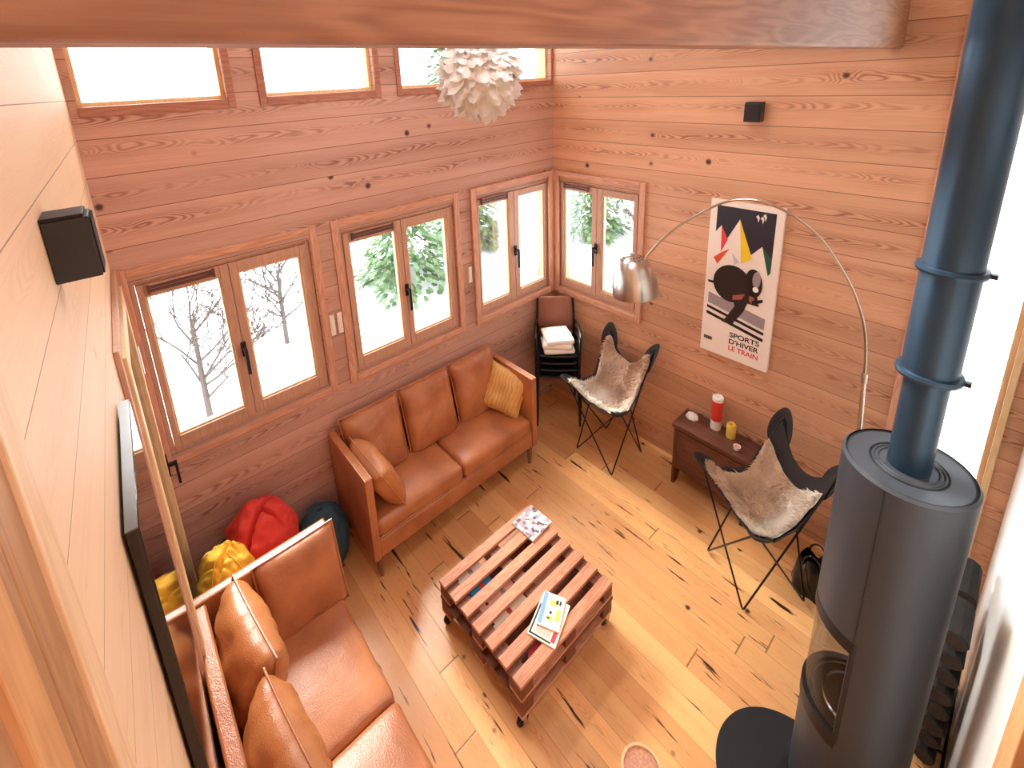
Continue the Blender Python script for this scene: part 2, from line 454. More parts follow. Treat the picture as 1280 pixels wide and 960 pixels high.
# beam under the roof
o = MB().box(2.56, 2.645, -3.82, -.02, 3.607, 3.93).build('ceiling_beam', M['beam'], bevel=.014); struct(o)

def ring(mb, mp, u0, u1, z0, z1, w, d0, d1, wz=None):
    wz = wz or w
    for a, b, c, e in ((u0, u0+w, z0, z1), (u1-w, u1, z0, z1), (u0+w, u1-w, z0, z0+wz), (u0+w, u1-w, z1-wz, z1)):
        p, q = mp(a, d0, c), mp(b, d1, e)
        mb.box(min(p[0], q[0]), max(p[0], q[0]), min(p[1], q[1]), max(p[1], q[1]), c, e)
def bx(mb, mp, u0, u1, d0, d1, z0, z1):
    p, q = mp(u0, d0, z0), mp(u1, d1, z1)
    mb.box(min(p[0], q[0]), max(p[0], q[0]), min(p[1], q[1]), max(p[1], q[1]), z0, z1)
def casement(n, mp, wu, panes, casing, gz):
    root = struct(bpy.data.objects.new(f'window_{n}', None)); COL.objects.link(root)
    mb = MB(); ring(mb, mp, wu[0], wu[1], *ZW, .028, -.16, -.022); mb.build('window_frame', M['frame'], root, bevel=.003)
    if casing:
        a0, a1, c0, c1, cw_, cd_ = casing
        for nm, mt, rects in (('casing_stile', M['frame_h'], ((a0, a0+cw_, c0, c1), (a1-cw_, a1, c0, c1))), ('casing_rail', M['rail_x'] if mp is WX else M['rail_y'], ((a0+cw_, a1-cw_, c0, c0+cw_), (a0+cw_, a1-cw_, c1-cw_, c1)))):
            for q in rects:
                mb = MB(); bx(mb, mp, q[0], q[1], .0005, cd_, q[2], q[3]); mb.build(nm, mt, root, bevel=.004)
    mid = (panes[1]+panes[2])/2
    for k, (a, b, s0, s1) in enumerate(((panes[0], panes[1], wu[0]+.03, mid-.002), (panes[2], panes[3], mid+.002, wu[1]-.03))):
        mb = MB()
        z0, z1 = ZW[0]+.03, ZW[1]-.03
        bx(mb, mp, s0, a, -.075, -.012, z0, z1); bx(mb, mp, b, s1, -.075, -.012, z0, z1)
        bx(mb, mp, a, b, -.075, -.012, z0, gz[0]); bx(mb, mp, a, b, -.075, -.012, gz[1], z1)
        sash = mb.build('sash', M['frame'], root, bevel=.004)
        mb = MB(); ring(mb, mp, a, b, gz[0], gz[1], .012, -.065, -.03); mb.build('glazing_bead', M['frame_pale'], sash)
        mb = MB(); bx(mb, mp, a-.005, b+.005, -.052, -.044, gz[0]-.005, gz[1]+.005); mb.build('pane', M['glass'], sash)
        if k == 0:
            v = MB(); zt = (gz[1]+ZW[1])/2-.005
            w = b-a
            bx(v, mp, a+.02, b-.03, -.012, .004, zt-.03, zt+.03); vent = v.build('trickle_vent', M['frame'], sash, bevel=.003)
            v = MB()
            for q in (-1, 1): bx(v, mp, a+.03, b-.04, .004, .012, zt+q*.012-.008, zt+q*.012+.008)
            bx(v, mp, a+.015, a+.03, .0, .014, zt-.028, zt+.028); bx(v, mp, b-.045, b-.03, .0, .014, zt-.028, zt+.028)
            v.build('vent_grille', M['vent'], sash)
    hm = MB(); zc = 1.84
    bx(hm, mp, mid-.016, mid+.016, -.012, .004, zc-.03, zc+.075)
    bx(hm, mp, mid-.010, mid+.010, .004, .045, zc+.02, zc+.045)
    bx(hm, mp, mid-.011, mid+.011, .033, .05, zc-.15, zc+.045)
    hm.build('handle', M['ironware'], root, bevel=.004)
    return root
GZ, GZ3 = (1.425, 2.402), (1.414, 2.418)
casement(1, WX, W1, (-3.605, -3.198, -3.092, -2.684), (-3.722, -2.55, 1.245, 2.60, .052, .008), GZ)
casement(2, WX, W2, (-2.309, -1.901, -1.805, -1.397), (-2.444, -1.262, 1.245, 2.604, .058, .012), GZ)
casement(3, WX, W3, (-1.019, -.64, -.504, -.125), (-1.138, -.031, 1.253, 2.607, .062, .028), GZ3)
casement(4, WY, W4, (.131, .488, .605, .951), (.031, 1.078, 1.253, 2.607, .056, .028), GZ3)
for i, (a, b) in enumerate(CLER):
    root = struct(bpy.data.objects.new(f'window_{5+i}', None)); COL.objects.link(root)
    mb = MB(); ring(mb, WX, a, b, 3.514, 4.2, .022, -.19, -.05); mb.build('window_frame', M['frame_pale'], root)
    for q in ((a-.045, a-.001, 3.46, 4.25), (b+.001, min(b+.045, -.001), 3.46, 4.25), (a-.001, b+.001, 3.46, 3.513)):
        if q[0] < -3.715: continue
        mb = MB(); bx(mb, WX, q[0], q[1], .0005, .012, q[2], q[3]); mb.build('window_casing', M['clere'], root, bevel=.003)
    mb = MB(); bx(mb, WX, a+.02, b-.02, -.125, -.115, 3.534, 4.18); mb.build('pane', M['glass'], root)
# glazed door in the poster wall behind the stove pipe
root = struct(bpy.data.objects.new('door_1', None)); COL.objects.link(root)
mb = MB(); ring(mb, WY, 2.945, 3.335, .03, 4.2, .022, -.19, -.02); mb.build('door_frame', M['frame_pale'], root)
mb = MB(); bx(mb, WY, 2.965, 3.315, -.11, -.10, .05, 4.18); mb.build('pane', M['glass'], root)
# unseen window added for fill daylight, beyond the white panel
root = struct(bpy.data.objects.new('window_8', None)); COL.objects.link(root)
mb = MB(); ring(mb, WY, 4.0, 6.0, .6, 4.2, .05, -.19, -.02); mb.build('window_frame', M['frame_pale'], root)
mb = MB(); bx(mb, WY, 4.04, 5.96, -.11, -.10, .64, 4.16); mb.build('pane', M['glass'], root)
# glazed door on the pale wall beside the corner (seen edge on)
root = struct(bpy.data.objects.new('door_2', None)); COL.objects.link(root); root.location = (0, -3.73, 0); root.rotation_euler = (0, 0, ANG)
mb = MB(); IDM = lambda u, d, z: (u, d, z)
ring(mb, IDM, .03, 1.12, .02, 2.62, .07, .001, .02); mb.build('door_casing', M['frame'], root, bevel=.003)
mb = MB(); ring(mb, IDM, .105, 1.045, .05, 2.55, .10, .001, .034); mb.build('door_leaf', M['frame_pale'], root, bevel=.004)  # bright light beside the corner put into the leaf's pale colour
mb = MB(); bx(mb, IDM, .2, .95, .002, .008, .15, 2.45); mb.build('pane', M['screen'], root)
mb = MB(); bx(mb, IDM, .135, .165, .034, .042, 1.30, 1.45); bx(mb, IDM, .14, .16, .042, .085, 1.36, 1.385); bx(mb, IDM, .142, .158, .07, .085, 1.22, 1.385)
mb.build('door_handle', M['ironware'], root, bevel=.003)
for zc in (2.08,):
    mb = MB(); bx(mb, IDM, .06, .10, .02, .032, zc-.09, zc+.09); mb.tube([(.105, .03, zc-.09), (.105, .03, zc+.09)], .012); mb.build('hinge', M['steel'], root)

# switches
def switch(y, z0, z1, label):
    t = thing('light_switch', label, 'switch', (0, y, (z0+z1)/2))
    h = (z1-z0)/2
    MB().box(.0005, .014, -.020, .020, -h, h).build('plate', M['white'], t, bevel=.004)
    MB().box(.014, .02, -.011, .011, -h*.5, h*.5).build('rocker', M['white'], t, bevel=.003)
switch(-2.528, 1.715, 1.885, 'narrow white switch plate nearest the leftmost window of the wooden wall')
switch(-2.468, 1.715, 1.885, 'narrow white switch plate touching the left casing of the middle window')
switch(-1.18, 1.715, 1.87, 'small white switch plate between the middle window and the corner window')

# ------------------------------------------------------------------ sofas
def sofa(name, label, loc, rz, W, D, pil):
    """front towards local -y"""
    t = thing(name, label, 'sofa', loc, rz)
    h, a = .925, .055; hw, hd = W/2, D/2
    mb = MB()
    mb.box(-hw+a, hw-a, -hd+.012, hd-.07, .2, .355)
    mb.build('seat_rail', M['leather'], t, bevel=.012, smooth=True)
    mb = MB(); mb.box(-hw+a, hw-a, hd-.07, hd, .2, h-.01); mb.build('back_panel', M['leather'], t, bevel=.012, smooth=True)
    for s in (-1, 1):
        mb = MB(); x0, x1 = sorted((s*hw, s*(hw-a)))
        mb.prism([(x0, -hd, .2), (x0, hd, .2), (x0, hd, h), (x0, -hd, h)], (a, 0, 0))
        arm = mb.build('arm', M['leather'], t, bevel=.011, smooth=True)
        mb = MB()
        for x in (x0+.004, x1-.004): mb.tube([(x, -hd+.004, .22), (x, -hd+.004, h-.004), (x, hd-.004, h-.004)], .0045, 6)
        mb.build('piping', M['leather2'], arm)
    for sx in (-1, 1):
        for sy in (-1, 1):
            mb = MB(); x, y = sx*(hw-.06), sy*(hd-.05)
            mb.lathe([(0, 0), (.016, 0), (.030, .2), (0, .2)], (x, y, 0), 14)
            mb.build('leg', M['foot'], t, smooth=True)
    iw = (W-2*a)/2
    for k in (0, 1):
        mb = MB(); mb.rbox((-hw+a+iw*(k+.5), -.035, .425), (iw-.006, D-.10, .138), .04, (0, 0, .035), wob=.006, seed=k+int(W*10), mid=8)
        c = mb.build('seat_cushion', M['leather'], t, smooth=True, angle=180)
        mb = MB(); z = .40; w2 = iw/2-.01; cx = -hw+a+iw*(k+.5)
        mb.tube([(cx-w2, -D/2+.018, .372), (cx+w2, -D/2+.018, .372)], .005, 6); mb.build('piping', M['leather2'], c)
    return t, (W, D, a, h)
def scatter(name, label, cat, Mx, w, h, th, mat, group=None, seed=0, **kw):
    """a loose cushion lying on the sofa; its own thing"""
    mb = MB(); mb.pillow(w, h, th, Matrix.Identity(4), seed=seed, **kw)
    o = mb.build(name, mat, None, smooth=True, angle=180); tag(o, label, cat, group)
    o.matrix_world = Mx
    mb = MB(); n = 24; pts = []
    p = kw.get('pinch', .10)
    for i in range(4*n):
        e, f = divmod(i, n); q = -1+2*f/n
        u, v = ((q, -1), (1, q), (-q, 1), (-1, -q))[e]
        pts.append((u*w/2*(1-p*(1-v*v)*abs(u)**3), v*h/2*(1-p*(1-u*u)*abs(v)**3), 0))
    mb.tube(pts, .006, 6, closed=True); mb.build('piping', mat, o, smooth=True)
    return o
# sofa under the windows: front towards +x
S1 = (.333, -1.838)
sofa('leather_sofa', 'tan leather three seat sofa standing under the windows', (S1[0], S1[1], 0), PI/2, 1.70, .63, True)
for k, lab in enumerate(('tan back cushion on the window sofa, nearest its left arm', 'tan back cushion in the middle of the window sofa', 'tan back cushion on the window sofa behind the mustard pillow')):
    y = -2.628+.526*(k+.5)
    Mx = T(.165, y, .765) @ R(90, 'Z') @ R(90-13, 'X')
    scatter('back_cushion', lab, 'cushion', Mx, .508, .60, .19, M['leather'], 'back cushions of the window sofa', seed=k, pinch=.03, wob=.010)
scatter('scatter_pillow', 'plump caramel leather pillow leaning on the left arm of the window sofa', 'pillow', T(.43, -2.495, .735) @ R(90+24, 'X') @ R(-6, 'Z') , .46, .46, .20, M['leather2'], seed=5)
scatter('scatter_pillow', 'wrinkled mustard patterned pillow in the right corner of the window sofa', 'pillow', T(.37, -1.13, .715) @ R(38, 'Z') @ R(90-26, 'X') @ R(-18, 'Z'), .40, .42, .16, M['gold'], seed=9, wob=.012)
# sofa against the pale wall: front towards +y
S2 = (1.565, -3.386)
sofa('leather_sofa', 'tan leather sofa in the foreground against the pale boarded wall', (S2[0], S2[1], 0), PI, 1.70, .75, False)
scatter('arm_cushion', 'square red brown leather cushion propped inside the far arm of the foreground sofa', 'cushion', T(.85, -3.22, .70) @ R(90, 'Z') @ R(90-14, 'X'), .47, .52, .12, M['leather'], seed=3, pinch=.02)
scatter('back_cushion', 'shiny caramel back cushion on the foreground sofa, farther from the camera', 'cushion', T(1.10, -3.585, .75) @ R(6, 'Z') @ R(90-14, 'X') , .56, .56, .24, M['leather2'], 'back cushions of the foreground sofa', seed=11, wob=.014, pinch=.04)
scatter('back_cushion', 'shiny caramel back cushion on the foreground sofa, cut off by the bottom of the frame', 'cushion', T(1.66, -3.585, .75) @ R(6, 'Z') @ R(90-14, 'X'), .56, .56, .24, M['leather2'], 'back cushions of the foreground sofa', seed=14, wob=.014, pinch=.04)

# ------------------------------------------------------------------ bean bags and pouf
def sack(name, label, cat, loc, r, h, mat, folds, seed, dome=.55):
    """slumped sack: bulging sides and a soft rounded top with a few deep folds"""
    t = thing(name, label, cat, loc)
    def shape(p):
        z = p.z; a = math.atan2(p.y, p.x)
        c = math.sqrt(max(0, 1-z*z))
        prof = c**.55 if z < 0 else c**.8
        q = Vector((math.cos(a)*prof*r, math.sin(a)*prof*r, 0))
        zb = h*(1-dome)
        q.z = zb + (h*dome*z**1.0 if z > 0 else zb*z)
        k = 0.
        for (ax, ay, ang, wd, dep, ln) in folds:      # creases run along short lines over the top
            ca, sa = math.cos(ang), math.sin(ang); dx, dy = q.x/r-ax, q.y/r-ay
            u = dx*ca+dy*sa; v = -dx*sa+dy*ca
            k += dep*math.exp(-(v/wd)**2)*(1/(1+math.exp((abs(u)-ln)*14)))
        if z > -.3: q.z -= k*r*.42*min(1, (z+.3)*2); q.x *= 1-k*.05; q.y *= 1-k*.05
        n = noise.noise(p*2.1+Vector((seed, 0, seed)))*.06+noise.noise(p*5+Vector((0, seed, 0)))*.025
        q.x *= 1+n; q.y *= 1+n; q.z *= 1+n*.6
        q.z = max(q.z, .0)
        return q
    mb = MB(); bmesh.ops.create_icosphere(mb.b, subdivisions=6, radius=1.)
    for v in mb.b.verts: v.co = shape(v.co.copy())
    mb.build('bag_body', mat, t, smooth=True, angle=180)
    mb = MB()
    for q in range(5):
        a = q*2*PI/5+seed
        mb.tube([shape(Vector((math.sqrt(max(0, 1-z*z))*math.cos(a), math.sqrt(max(0, 1-z*z))*math.sin(a), z)))*1.002 for z in [-.7+1.66*i/20 for i in range(21)]], .0035, 5)
    mb.build('seam', mat, t, smooth=True)
    return t
sack('bean_bag', 'red fabric bean bag slumped by the window wall', 'bean bag', (.248, -3.30, 0), .232, .83, M['red_fab'], ((.15, -.05, -.75, .05, 1.0, .8), (.25, .25, .75, .045, .8, .35), (-.1, .45, 1.0, .05, .35, .3)), 2.0, .36)
sack('bean_bag', 'mustard yellow fabric bean bag in the corner behind the foreground sofa', 'bean bag', (.523, -3.562, 0), .172, .94, M['yel_fab'], ((.1, .1, -.6, .06, .7, .6), (-.1, .3, .5, .05, .6, .4), (.3, -.3, .9, .05, .4, .4)), 3.1, .36)
pf = sack('pouf', 'round petrol blue pouf on the floor between the two sofas', 'pouf', (.23, -2.895, 0), .185, .50, M['blu_fab'], (), .4, .5)
MB().box(-.006, .006, -.02, .02, .49, .515).build('tab', M['blackfab'], pf)

# ------------------------------------------------------------------ pallet table
PX0, PX1, PY0, PY1, PZ = 1.156, 1.923, -2.475, -1.635, .370
t = thing('pallet_table', 'low coffee table of two stacked wooden pallets on castors', 'coffee table', ((PX0+PX1)/2, (PY0+PY1)/2, 0))
hx, hy = (PX1-PX0)/2, (PY1-PY0)/2
def pallet(z0, z1, deck):
    nb = 7; w = .069; gap = (2*hx-nb*w)/(nb-1)
    for i in range(nb):
        x = -hx+i*(w+gap)
        jit = random.uniform(-.006, .006)
        MB().box(x, x+w, -hy+jit*.5, hy+jit, z1-.024, z1).build('deck_board', deck, t, bevel=.003)
    for y in (-hy, -.05, hy-.10):
        MB().box(-hx+.004, hx-.004, y+.004, y+.096, z1-.046, z1-.0245).build('cross_board', M['pallet_shaded'], t, bevel=.002)
        for x in (-hx+.004, -.05, hx-.104):
            MB().box(x, x+.10, y+.004, y+.096, z0+.022, z1-.0465).build('block', M['pallet_shaded'], t, bevel=.002)
    for x in (-hx+.004, -.05, hx-.104):
        MB().box(x, x+.10, -hy+.004, hy-.004, z0, z0+.0215).build('skid_board', M['pallet'], t, bevel=.002)
pallet(.237, .370, M['pallet']); pallet(.104, .2365, M['pallet_shaded'])
for sx in (-1, 1):
    for sy in (-1, 1):
        x, y = sx*(hx-.035), sy*(hy-.035)
        mb = MB(); mb.box(x-.028, x+.028, y-.028, y+.028, .094, .1035); mb.box(x-.022, x-.017, y-.012, y+.012, .03, .095); mb.box(x+.017, x+.022, y-.012, y+.012, .03, .095)
        f = mb.build('castor', M['steel'], t)
        mb = MB(); q = R(90, 'Y')
        mb.lathe([(0, -.014), (.032, -.014), (.042, -.008), (.042, .008), (.032, .014), (0, .014)], (x, y, .0422), 20, M=q); mb.build('wheel', M['stove_dark'], f, smooth=True)
# papers on and in the table
def booklet(name, label, cat, cx, cy, z, w, h, th, rz, cover, group=None, parts=()):
    b = thing(name, label, cat, (cx, cy, z), math.radians(rz), group)
    MB().box(-w/2+.002, w/2-.002, -h/2+.002, h/2-.002, .001, th-.001).build('pages', M['paper'], b)
    mb = MB(); mb.box(-w/2, w/2, -h/2, h/2, th-.001, th); mb.box(-w/2, w/2, -h/2, h/2, 0, .001); mb.box(-w/2, -w/2+.0015, -h/2, h/2, .001, th-.001)
    mb.build('cover', cover, b)
    for nm, m, pts in parts:
        mb = MB()
        for q in pts: mb.box(q[0], q[1], q[2], q[3], th, th+.0006)
        mb.build(nm, m, b)
    return b
P = {n: plain('ink_'+n, rgb(c), .4) for n, c in dict(blue='7fa8dc', navy='20304e', dark='2a2220', yellow='e8d060', red='d03a40', pink='e6b6a8', grey='9c9296', cream='f2ead2', sky='3d86bc', olive='8c8a6a').items()}
M['comic'] = print_mat('comic_page', rgb('efe4e6'), ((rgb('8a7f92'), .62), (rgb('d9a3a8'), .6), (rgb('3b3440'), .78)), 38)
booklet('comic_magazine', 'busy white and mauve comic magazine on the far end of the pallet table', 'magazine', 1.288, -1.728, PZ+.0006, .20, .215, .016, 3, M['comic'])
booklet('large_magazine', 'larger magazine with a dark edged cover under the small yellow booklet', 'magazine', 1.80, -2.115, PZ+.0006, .175, .26, .010, 20, P['cream'], None,
        (('dark_border', P['dark'], ((-.080, -.070, -.12, .06), (-.08, .055, -.122, -.112))), ('red_band', P['red'], ((.05, .075, -.11, .0),)), ('pink_panel', P['pink'], ((-.05, .04, -.10, -.02),))))
booklet('booklet', 'small pale yellow booklet with a blue strip, topmost of the near pile', 'booklet', 1.785, -2.075, PZ+.0115, .135, .20, .010, 27, P['cream'], None,
        (('blue_strip', P['blue'], ((-.066, -.040, -.09, .095),)), ('yellow_patches', P['yellow'], ((-.02, .02, .03, .06), (.03, .055, -.05, .02), (-.01, .015, -.06, -.03))), ('dark_mark', P['dark'], ((.015, .03, .045, .07),)), ('dark_mark', P['dark'], ((.036, .048, .045, .07),)), ('dark_mark', P['dark'], ((-.01, .005, -.02, -.005),)), ('dark_mark', P['dark'], ((-.02, .0, -.05, -.04),))))
zin = .237+.0225
inside = [('white', M['paper'], 1.215, -2.30, .05, .24, 'thin white folder with grey spine showing through the first slot of the pallet table', P['grey']),
          ('sky', P['sky'], 1.345, -2.30, .055, .22, 'blue and white magazine showing through the second slot of the pallet table', P['red']),
          ('pink', P['pink'], 1.455, -2.22, .06, .34, 'pinkish white magazine showing through the third slot of the pallet table', P['grey']),
          ('plain', P['cream'], 1.568, -2.27, .055, .34, 'white magazine with red band showing through the fourth slot of the pallet table', P['red'])]
for nm, m, x, y, w, h, lab, ink in inside:
    b = booklet('magazine', lab, 'magazine', x, y, zin-.0003, w, h, .06, 0, m, 'magazines inside the pallet table', (('cover_band', ink, ((-w*.45, w*.45, .02, .05),)), ('cover_mark', P['dark'], ((-w*.2, w*.1, -h*.3, -h*.25),))))
booklet('magazine', 'bright red magazine in the open side of the pallet table', 'magazine', 1.842, -2.235, zin-.0003, .075, .14, .05, 0, P['red'], 'magazines inside the pallet table')

# ------------------------------------------------------------------ butterfly chairs
TIPS = dict(FL=(-.31, -.27, .78), FR=(.31, -.27, .78), BL=(-.25, .295, 1.13), BR=(.25, .295, 1.13))
FEET = dict(FL=(-.21, -.22, .008), FR=(.21, -.22, .008), BL=(-.21, .22, .008), BR=(.21, .22, .008))
def sling(s, t, off=0.):
    v = 2*t-1; u = s
    s = u*math.sqrt(1-.30*v*v*v*v)*1.0; t = (v*math.sqrt(1-.24*u*u*u*u)+1)/2
    """s in -1..1 across, t in 0..1 from the front edge to the top of the back"""
    def cub(p, t):
        for (a, pa), (b, pb) in zip(p, p[1:]):
            if t <= b or b == 1:
                k = (t-a)/(b-a); k = k*k*(3-2*k); return Vector(pa).lerp(Vector(pb), k)
    C_ = cub(((0, (0, -.20, .60)), (.35, (0, -.03, .50)), (.6, (0, .12, .60)), (1, (0, .25, .90))), t)
    E_ = cub(((0, (.37, -.31, .83)), (.25, (.30, -.14, .69)), (.5, (.25, .05, .70)), (.75, (.26, .19, .94)), (1, (.285, .315, 1.21))), t)
    a = abs(s)**2.1
    p = C_.lerp(E_, a); p.x = (1 if s >= 0 else -1)*E_.x*abs(s)**.95
    return p
def slingn(s, t):
    e = 1e-3
    n = (sling(min(s+e, 1), t)-sling(max(s-e, -1), t)).cross(sling(s, min(t+e, 1))-sling(s, max(t-e, 0)))
    return n.normalized()
def butterfly(name, label, loc, rz):
    t = thing(name, label, 'chair', loc, rz)
    for loop in (('FL', 'FR', 'BR', 'BL'), ('FR', 'FL', 'BL', 'BR')):     # tip, foot, tip, foot
        ids = ((TIPS, loop[0]), (FEET, loop[1]), (TIPS, loop[2]), (FEET, loop[3]))
        P_ = [Vector(d[k]) for d, k in ids]; pts = []
        for i, p in enumerate(P_):
            a = (P_[i-1]-p).normalized(); b = (P_[(i+1) % 4]-p).normalized()
            w = .035 if i % 2 == 0 else .012
            for q in (p+a*w*1.6, p+(a+b)*w*.4, p+b*w*1.6): pts.append(q)
        for p in pts: p.z = max(p.z, .0065)
        MB().tube(pts, .0065, 8, closed=True).build('rod_frame', M['black'], t, smooth=True)
    mb = MB(); mb.grid(lambda a, b: sling(2*a-1, b), 40, 40)
    bmesh.ops.recalc_face_normals(mb.b, faces=mb.b.faces)
    sl = mb.build('sling_seat', M['blackfab'], t, smooth=True, angle=180)
    m = sl.modifiers.new('s', 'SOLIDIFY'); m.thickness = .008; m.offset = 0
    for k, (x, y, z) in TIPS.items():      # rounded pockets that slip over the tips of the rods
        sx = 1 if x > 0 else -1; bk = k[0] == 'B'
        p = Vector((x, y, z)); inner_ = sling(sx*.62, .74 if bk else .20)
        ax = (p-inner_).normalized() if bk else (p-inner_).normalized()
        n = slingn(sx*.75, .80 if bk else .16); n = (n-ax*n.dot(ax)).normalized(); wd = ax.cross(n)
        L, W_ = (.155, .078) if bk else (.125, .070)
        c = p-ax*(L-.045)
        mb = MB(); bmesh.ops.create_uvsphere(mb.b, u_segments=28, v_segments=16, radius=1.)
        for v in mb.b.verts:
            q = v.co; yy = q.y; sw = 1-.18*yy
            v.co = c+wd*(q.x*W_*sw)+ax*(yy*L)+n*(q.z*.012+.030*(q.x*q.x-.4)-.012)
        mb.build('tip_pocket', M['blackfab'], t, smooth=True, angle=180)
    return t
def pelt(name, label, loc, rz, mat, seed, s0, s1, t0, t1):
    rnd = random.Random(seed)
    o = thing(name, label, 'sheepskin', loc, rz)
    def outline(s, t):
        k = .07*noise.noise(Vector((s*3, t*3, seed)))
        return k
    def surf(a, b):
        u = 2*a-1; v = b
        ss = (s0+s1)/2+(s1-s0)/2*u*(1-.05*math.sin(PI*v)**2 + .07*noise.noise(Vector((v*4, seed, u))))
        tt = t0+(t1-t0)*v + .05*noise.noise(Vector((u*3, v, seed*2)))*(abs(2*v-1))
        if v < .5: tt += .05*(1-abs(u)**2)*(1-2*v)*1.0
        ss = max(-.99, min(.99, ss)); tt = max(.0, min(.985, tt))
        p = sling(ss, tt); n = slingn(ss, tt)
        return p, n
    mb = MB()
    mb.grid(lambda a, b: (lambda pn: pn[0]+pn[1]*(.016+.012*noise.noise(pn[0]*14)))(surf(a, b)), 36, 36)
    mb.build('pelt', mat, o, smooth=True, angle=180).modifiers.new('s', 'SOLIDIFY').thickness = -.006
    mb = MB()
    for i in range(9000):
        a, b = rnd.random(), rnd.random()
        if i < 1500:
            e = rnd.randrange(4); q = rnd.random()*.03
            if e == 0: a = q
            elif e == 1: a = 1-q
            elif e == 2: b = q
            else: b = 1-q
        p, n = surf(a, b)
        p = p+n*.014
        flow = noise.noise_vector(p*6+Vector((seed, 0, 0)))
        d = (n*.55+flow*.9+Vector((rnd.uniform(-.4, .4), -.35+rnd.uniform(-.4, .4), rnd.uniform(-.4, .2))))
        if d.dot(n) < .12: d += n*(.2-d.dot(n))
        d.normalize(); L = rnd.uniform(.026, .052)
        w = d.cross(n); w = w.normalized()*rnd.uniform(.0022, .0040) if w.length > 1e-4 else Vector((.003, 0, 0))
        m = p+d*L*.55+n*.003; e_ = p+d*L-n*.004
        mb.face([p-w, p+w, m+w*.7, m-w*.7]); mb.face([m-w*.7, m+w*.7, e_])
    f = mb.build('fleece', mat, o, smooth=True, angle=180); f['kind'] = 'stuff'
    return o
C1, A1 = (1.022, -.389, 0), math.radians(-4)
C2, A2 = (2.41, -.622, 0), math.radians(-34.4)
butterfly('butterfly_chair', 'black butterfly chair with thin rod legs beside the corner window', C1, A1)
butterfly('butterfly_chair', 'black butterfly chair with thin rod legs next to the wood stove', C2, A2)
pelt('sheepskin', 'brown and cream sheepskin draped over the butterfly chair beside the corner window', C1, A1, M['rug_b'], 3, -.97, .99, .0, .96)
pelt('sheepskin', 'beige and cream sheepskin draped over the butterfly chair next to the wood stove', C2, A2, M['rug_a'], 8, -.97, .99, -.0, .84)

# ------------------------------------------------------------------ stacked chairs in the corner
def stackchair(label):
    t = thing('stacking_chair', label, 'chair', (0, 0, 0), 0., 'chairs stacked in the corner')
    w, d, h = .20, .19, .56
    for s in (-1, 1):
        mb = MB()
        mb.tube([(s*(w+.02), -d-.03, .008), (s*w, -d, h), (s*w, d*.9, h+.005), (s*(w-.015), d+.06, h+.43)], .011, 8)
        mb.build('side_frame', M['black'], t, smooth=True)
        mb = MB(); mb.tube(smooth_path([(s*(w+.006), -d+.005, h-.02), (s*(w+.022), -d+.01, h+.17), (s*(w+.022), -d+.03, h+.22), (s*(w+.02), d*.5, h+.22), (s*(w-.006), d+.025, h+.20)], 2), .012, 8); mb.build('armrest', M['black'], t, smooth=True)
        mb = MB(); mb.tube([(s*(w+.02), d+.06, .008), (s*w, d*.8, h-.012)], .011, 8); mb.build('leg', M['black'], t, smooth=True)
    mb = MB(); mb.grid(lambda a, b: (-(w-.012)+2*(w-.012)*a, -d-.005+(2*d-.01)*b, h+.012-.02*math.sin(PI*b)+.012*(2*a-1)**2), 10, 10)
    s_ = mb.build('seat', M['ironware'], t, smooth=True, angle=180); s_.modifiers.new('s', 'SOLIDIFY').thickness = .014
    mb = MB()
    def bk(a, b):
        u = 2*a-1; k = (1-.10*max(0, b-.8)/.2*abs(u))
        z = h+.10+.35*b - .02*abs(u)**6*(1 if b > .5 else -1)
        return ((w-.002)*u*k, d+.012+.055*(z-h)/.43+.012-.022*(1-u*u)*1., z)
    mb.grid(bk, 12, 10)
    b_ = mb.build('backrest', M['ply'], t, smooth=True, angle=180); b_.modifiers.new('s', 'SOLIDIFY').thickness = .012
    return t
SC = (.345, -.355); SA = math.radians(45)
names = ('lowest', 'second from the bottom', 'third from the bottom', 'topmost')
proto = None
for k in range(4):
    lab = ('dark framed chair at the bottom of the corner stack', 'dark framed chair second from the bottom of the corner stack', 'dark framed chair third from the bottom of the corner stack', 'topmost stacked chair with brown backrest, carrying the white seat pads')[k]
    c = stackchair(lab) if k == 0 else copy_tree(proto)
    if k == 0: proto = c
    c['label'] = lab
    sh = .020*k
    c.location = (SC[0]+sh*math.sin(SA)-.03, SC[1]-sh*math.cos(SA)+.03, .092*k); c.rotation_euler = (0, 0, SA)
zt = .56+.276+.02
for k in range(3):
    o = MB().rbox((0, 0, 0), (.31-.015*k, .30, .05), .022, (0, 0, .008), wob=.005, seed=k).build('seat_pad', M['cloth_white'], None, smooth=True, angle=180)
    o.location = (SC[0]+.035, SC[1]-.035, zt+.028+.052*k); o.rotation_euler = (0, 0, SA+(.1, -.08, .2)[k])
    tag(o, ('white seat pad lying lowest on the stacked chairs', 'white seat pad in the middle of the pad pile on the stacked chairs', 'white seat pad on top of the pad pile on the stacked chairs')[k], 'seat pad', 'white seat pads on the stacked chairs')

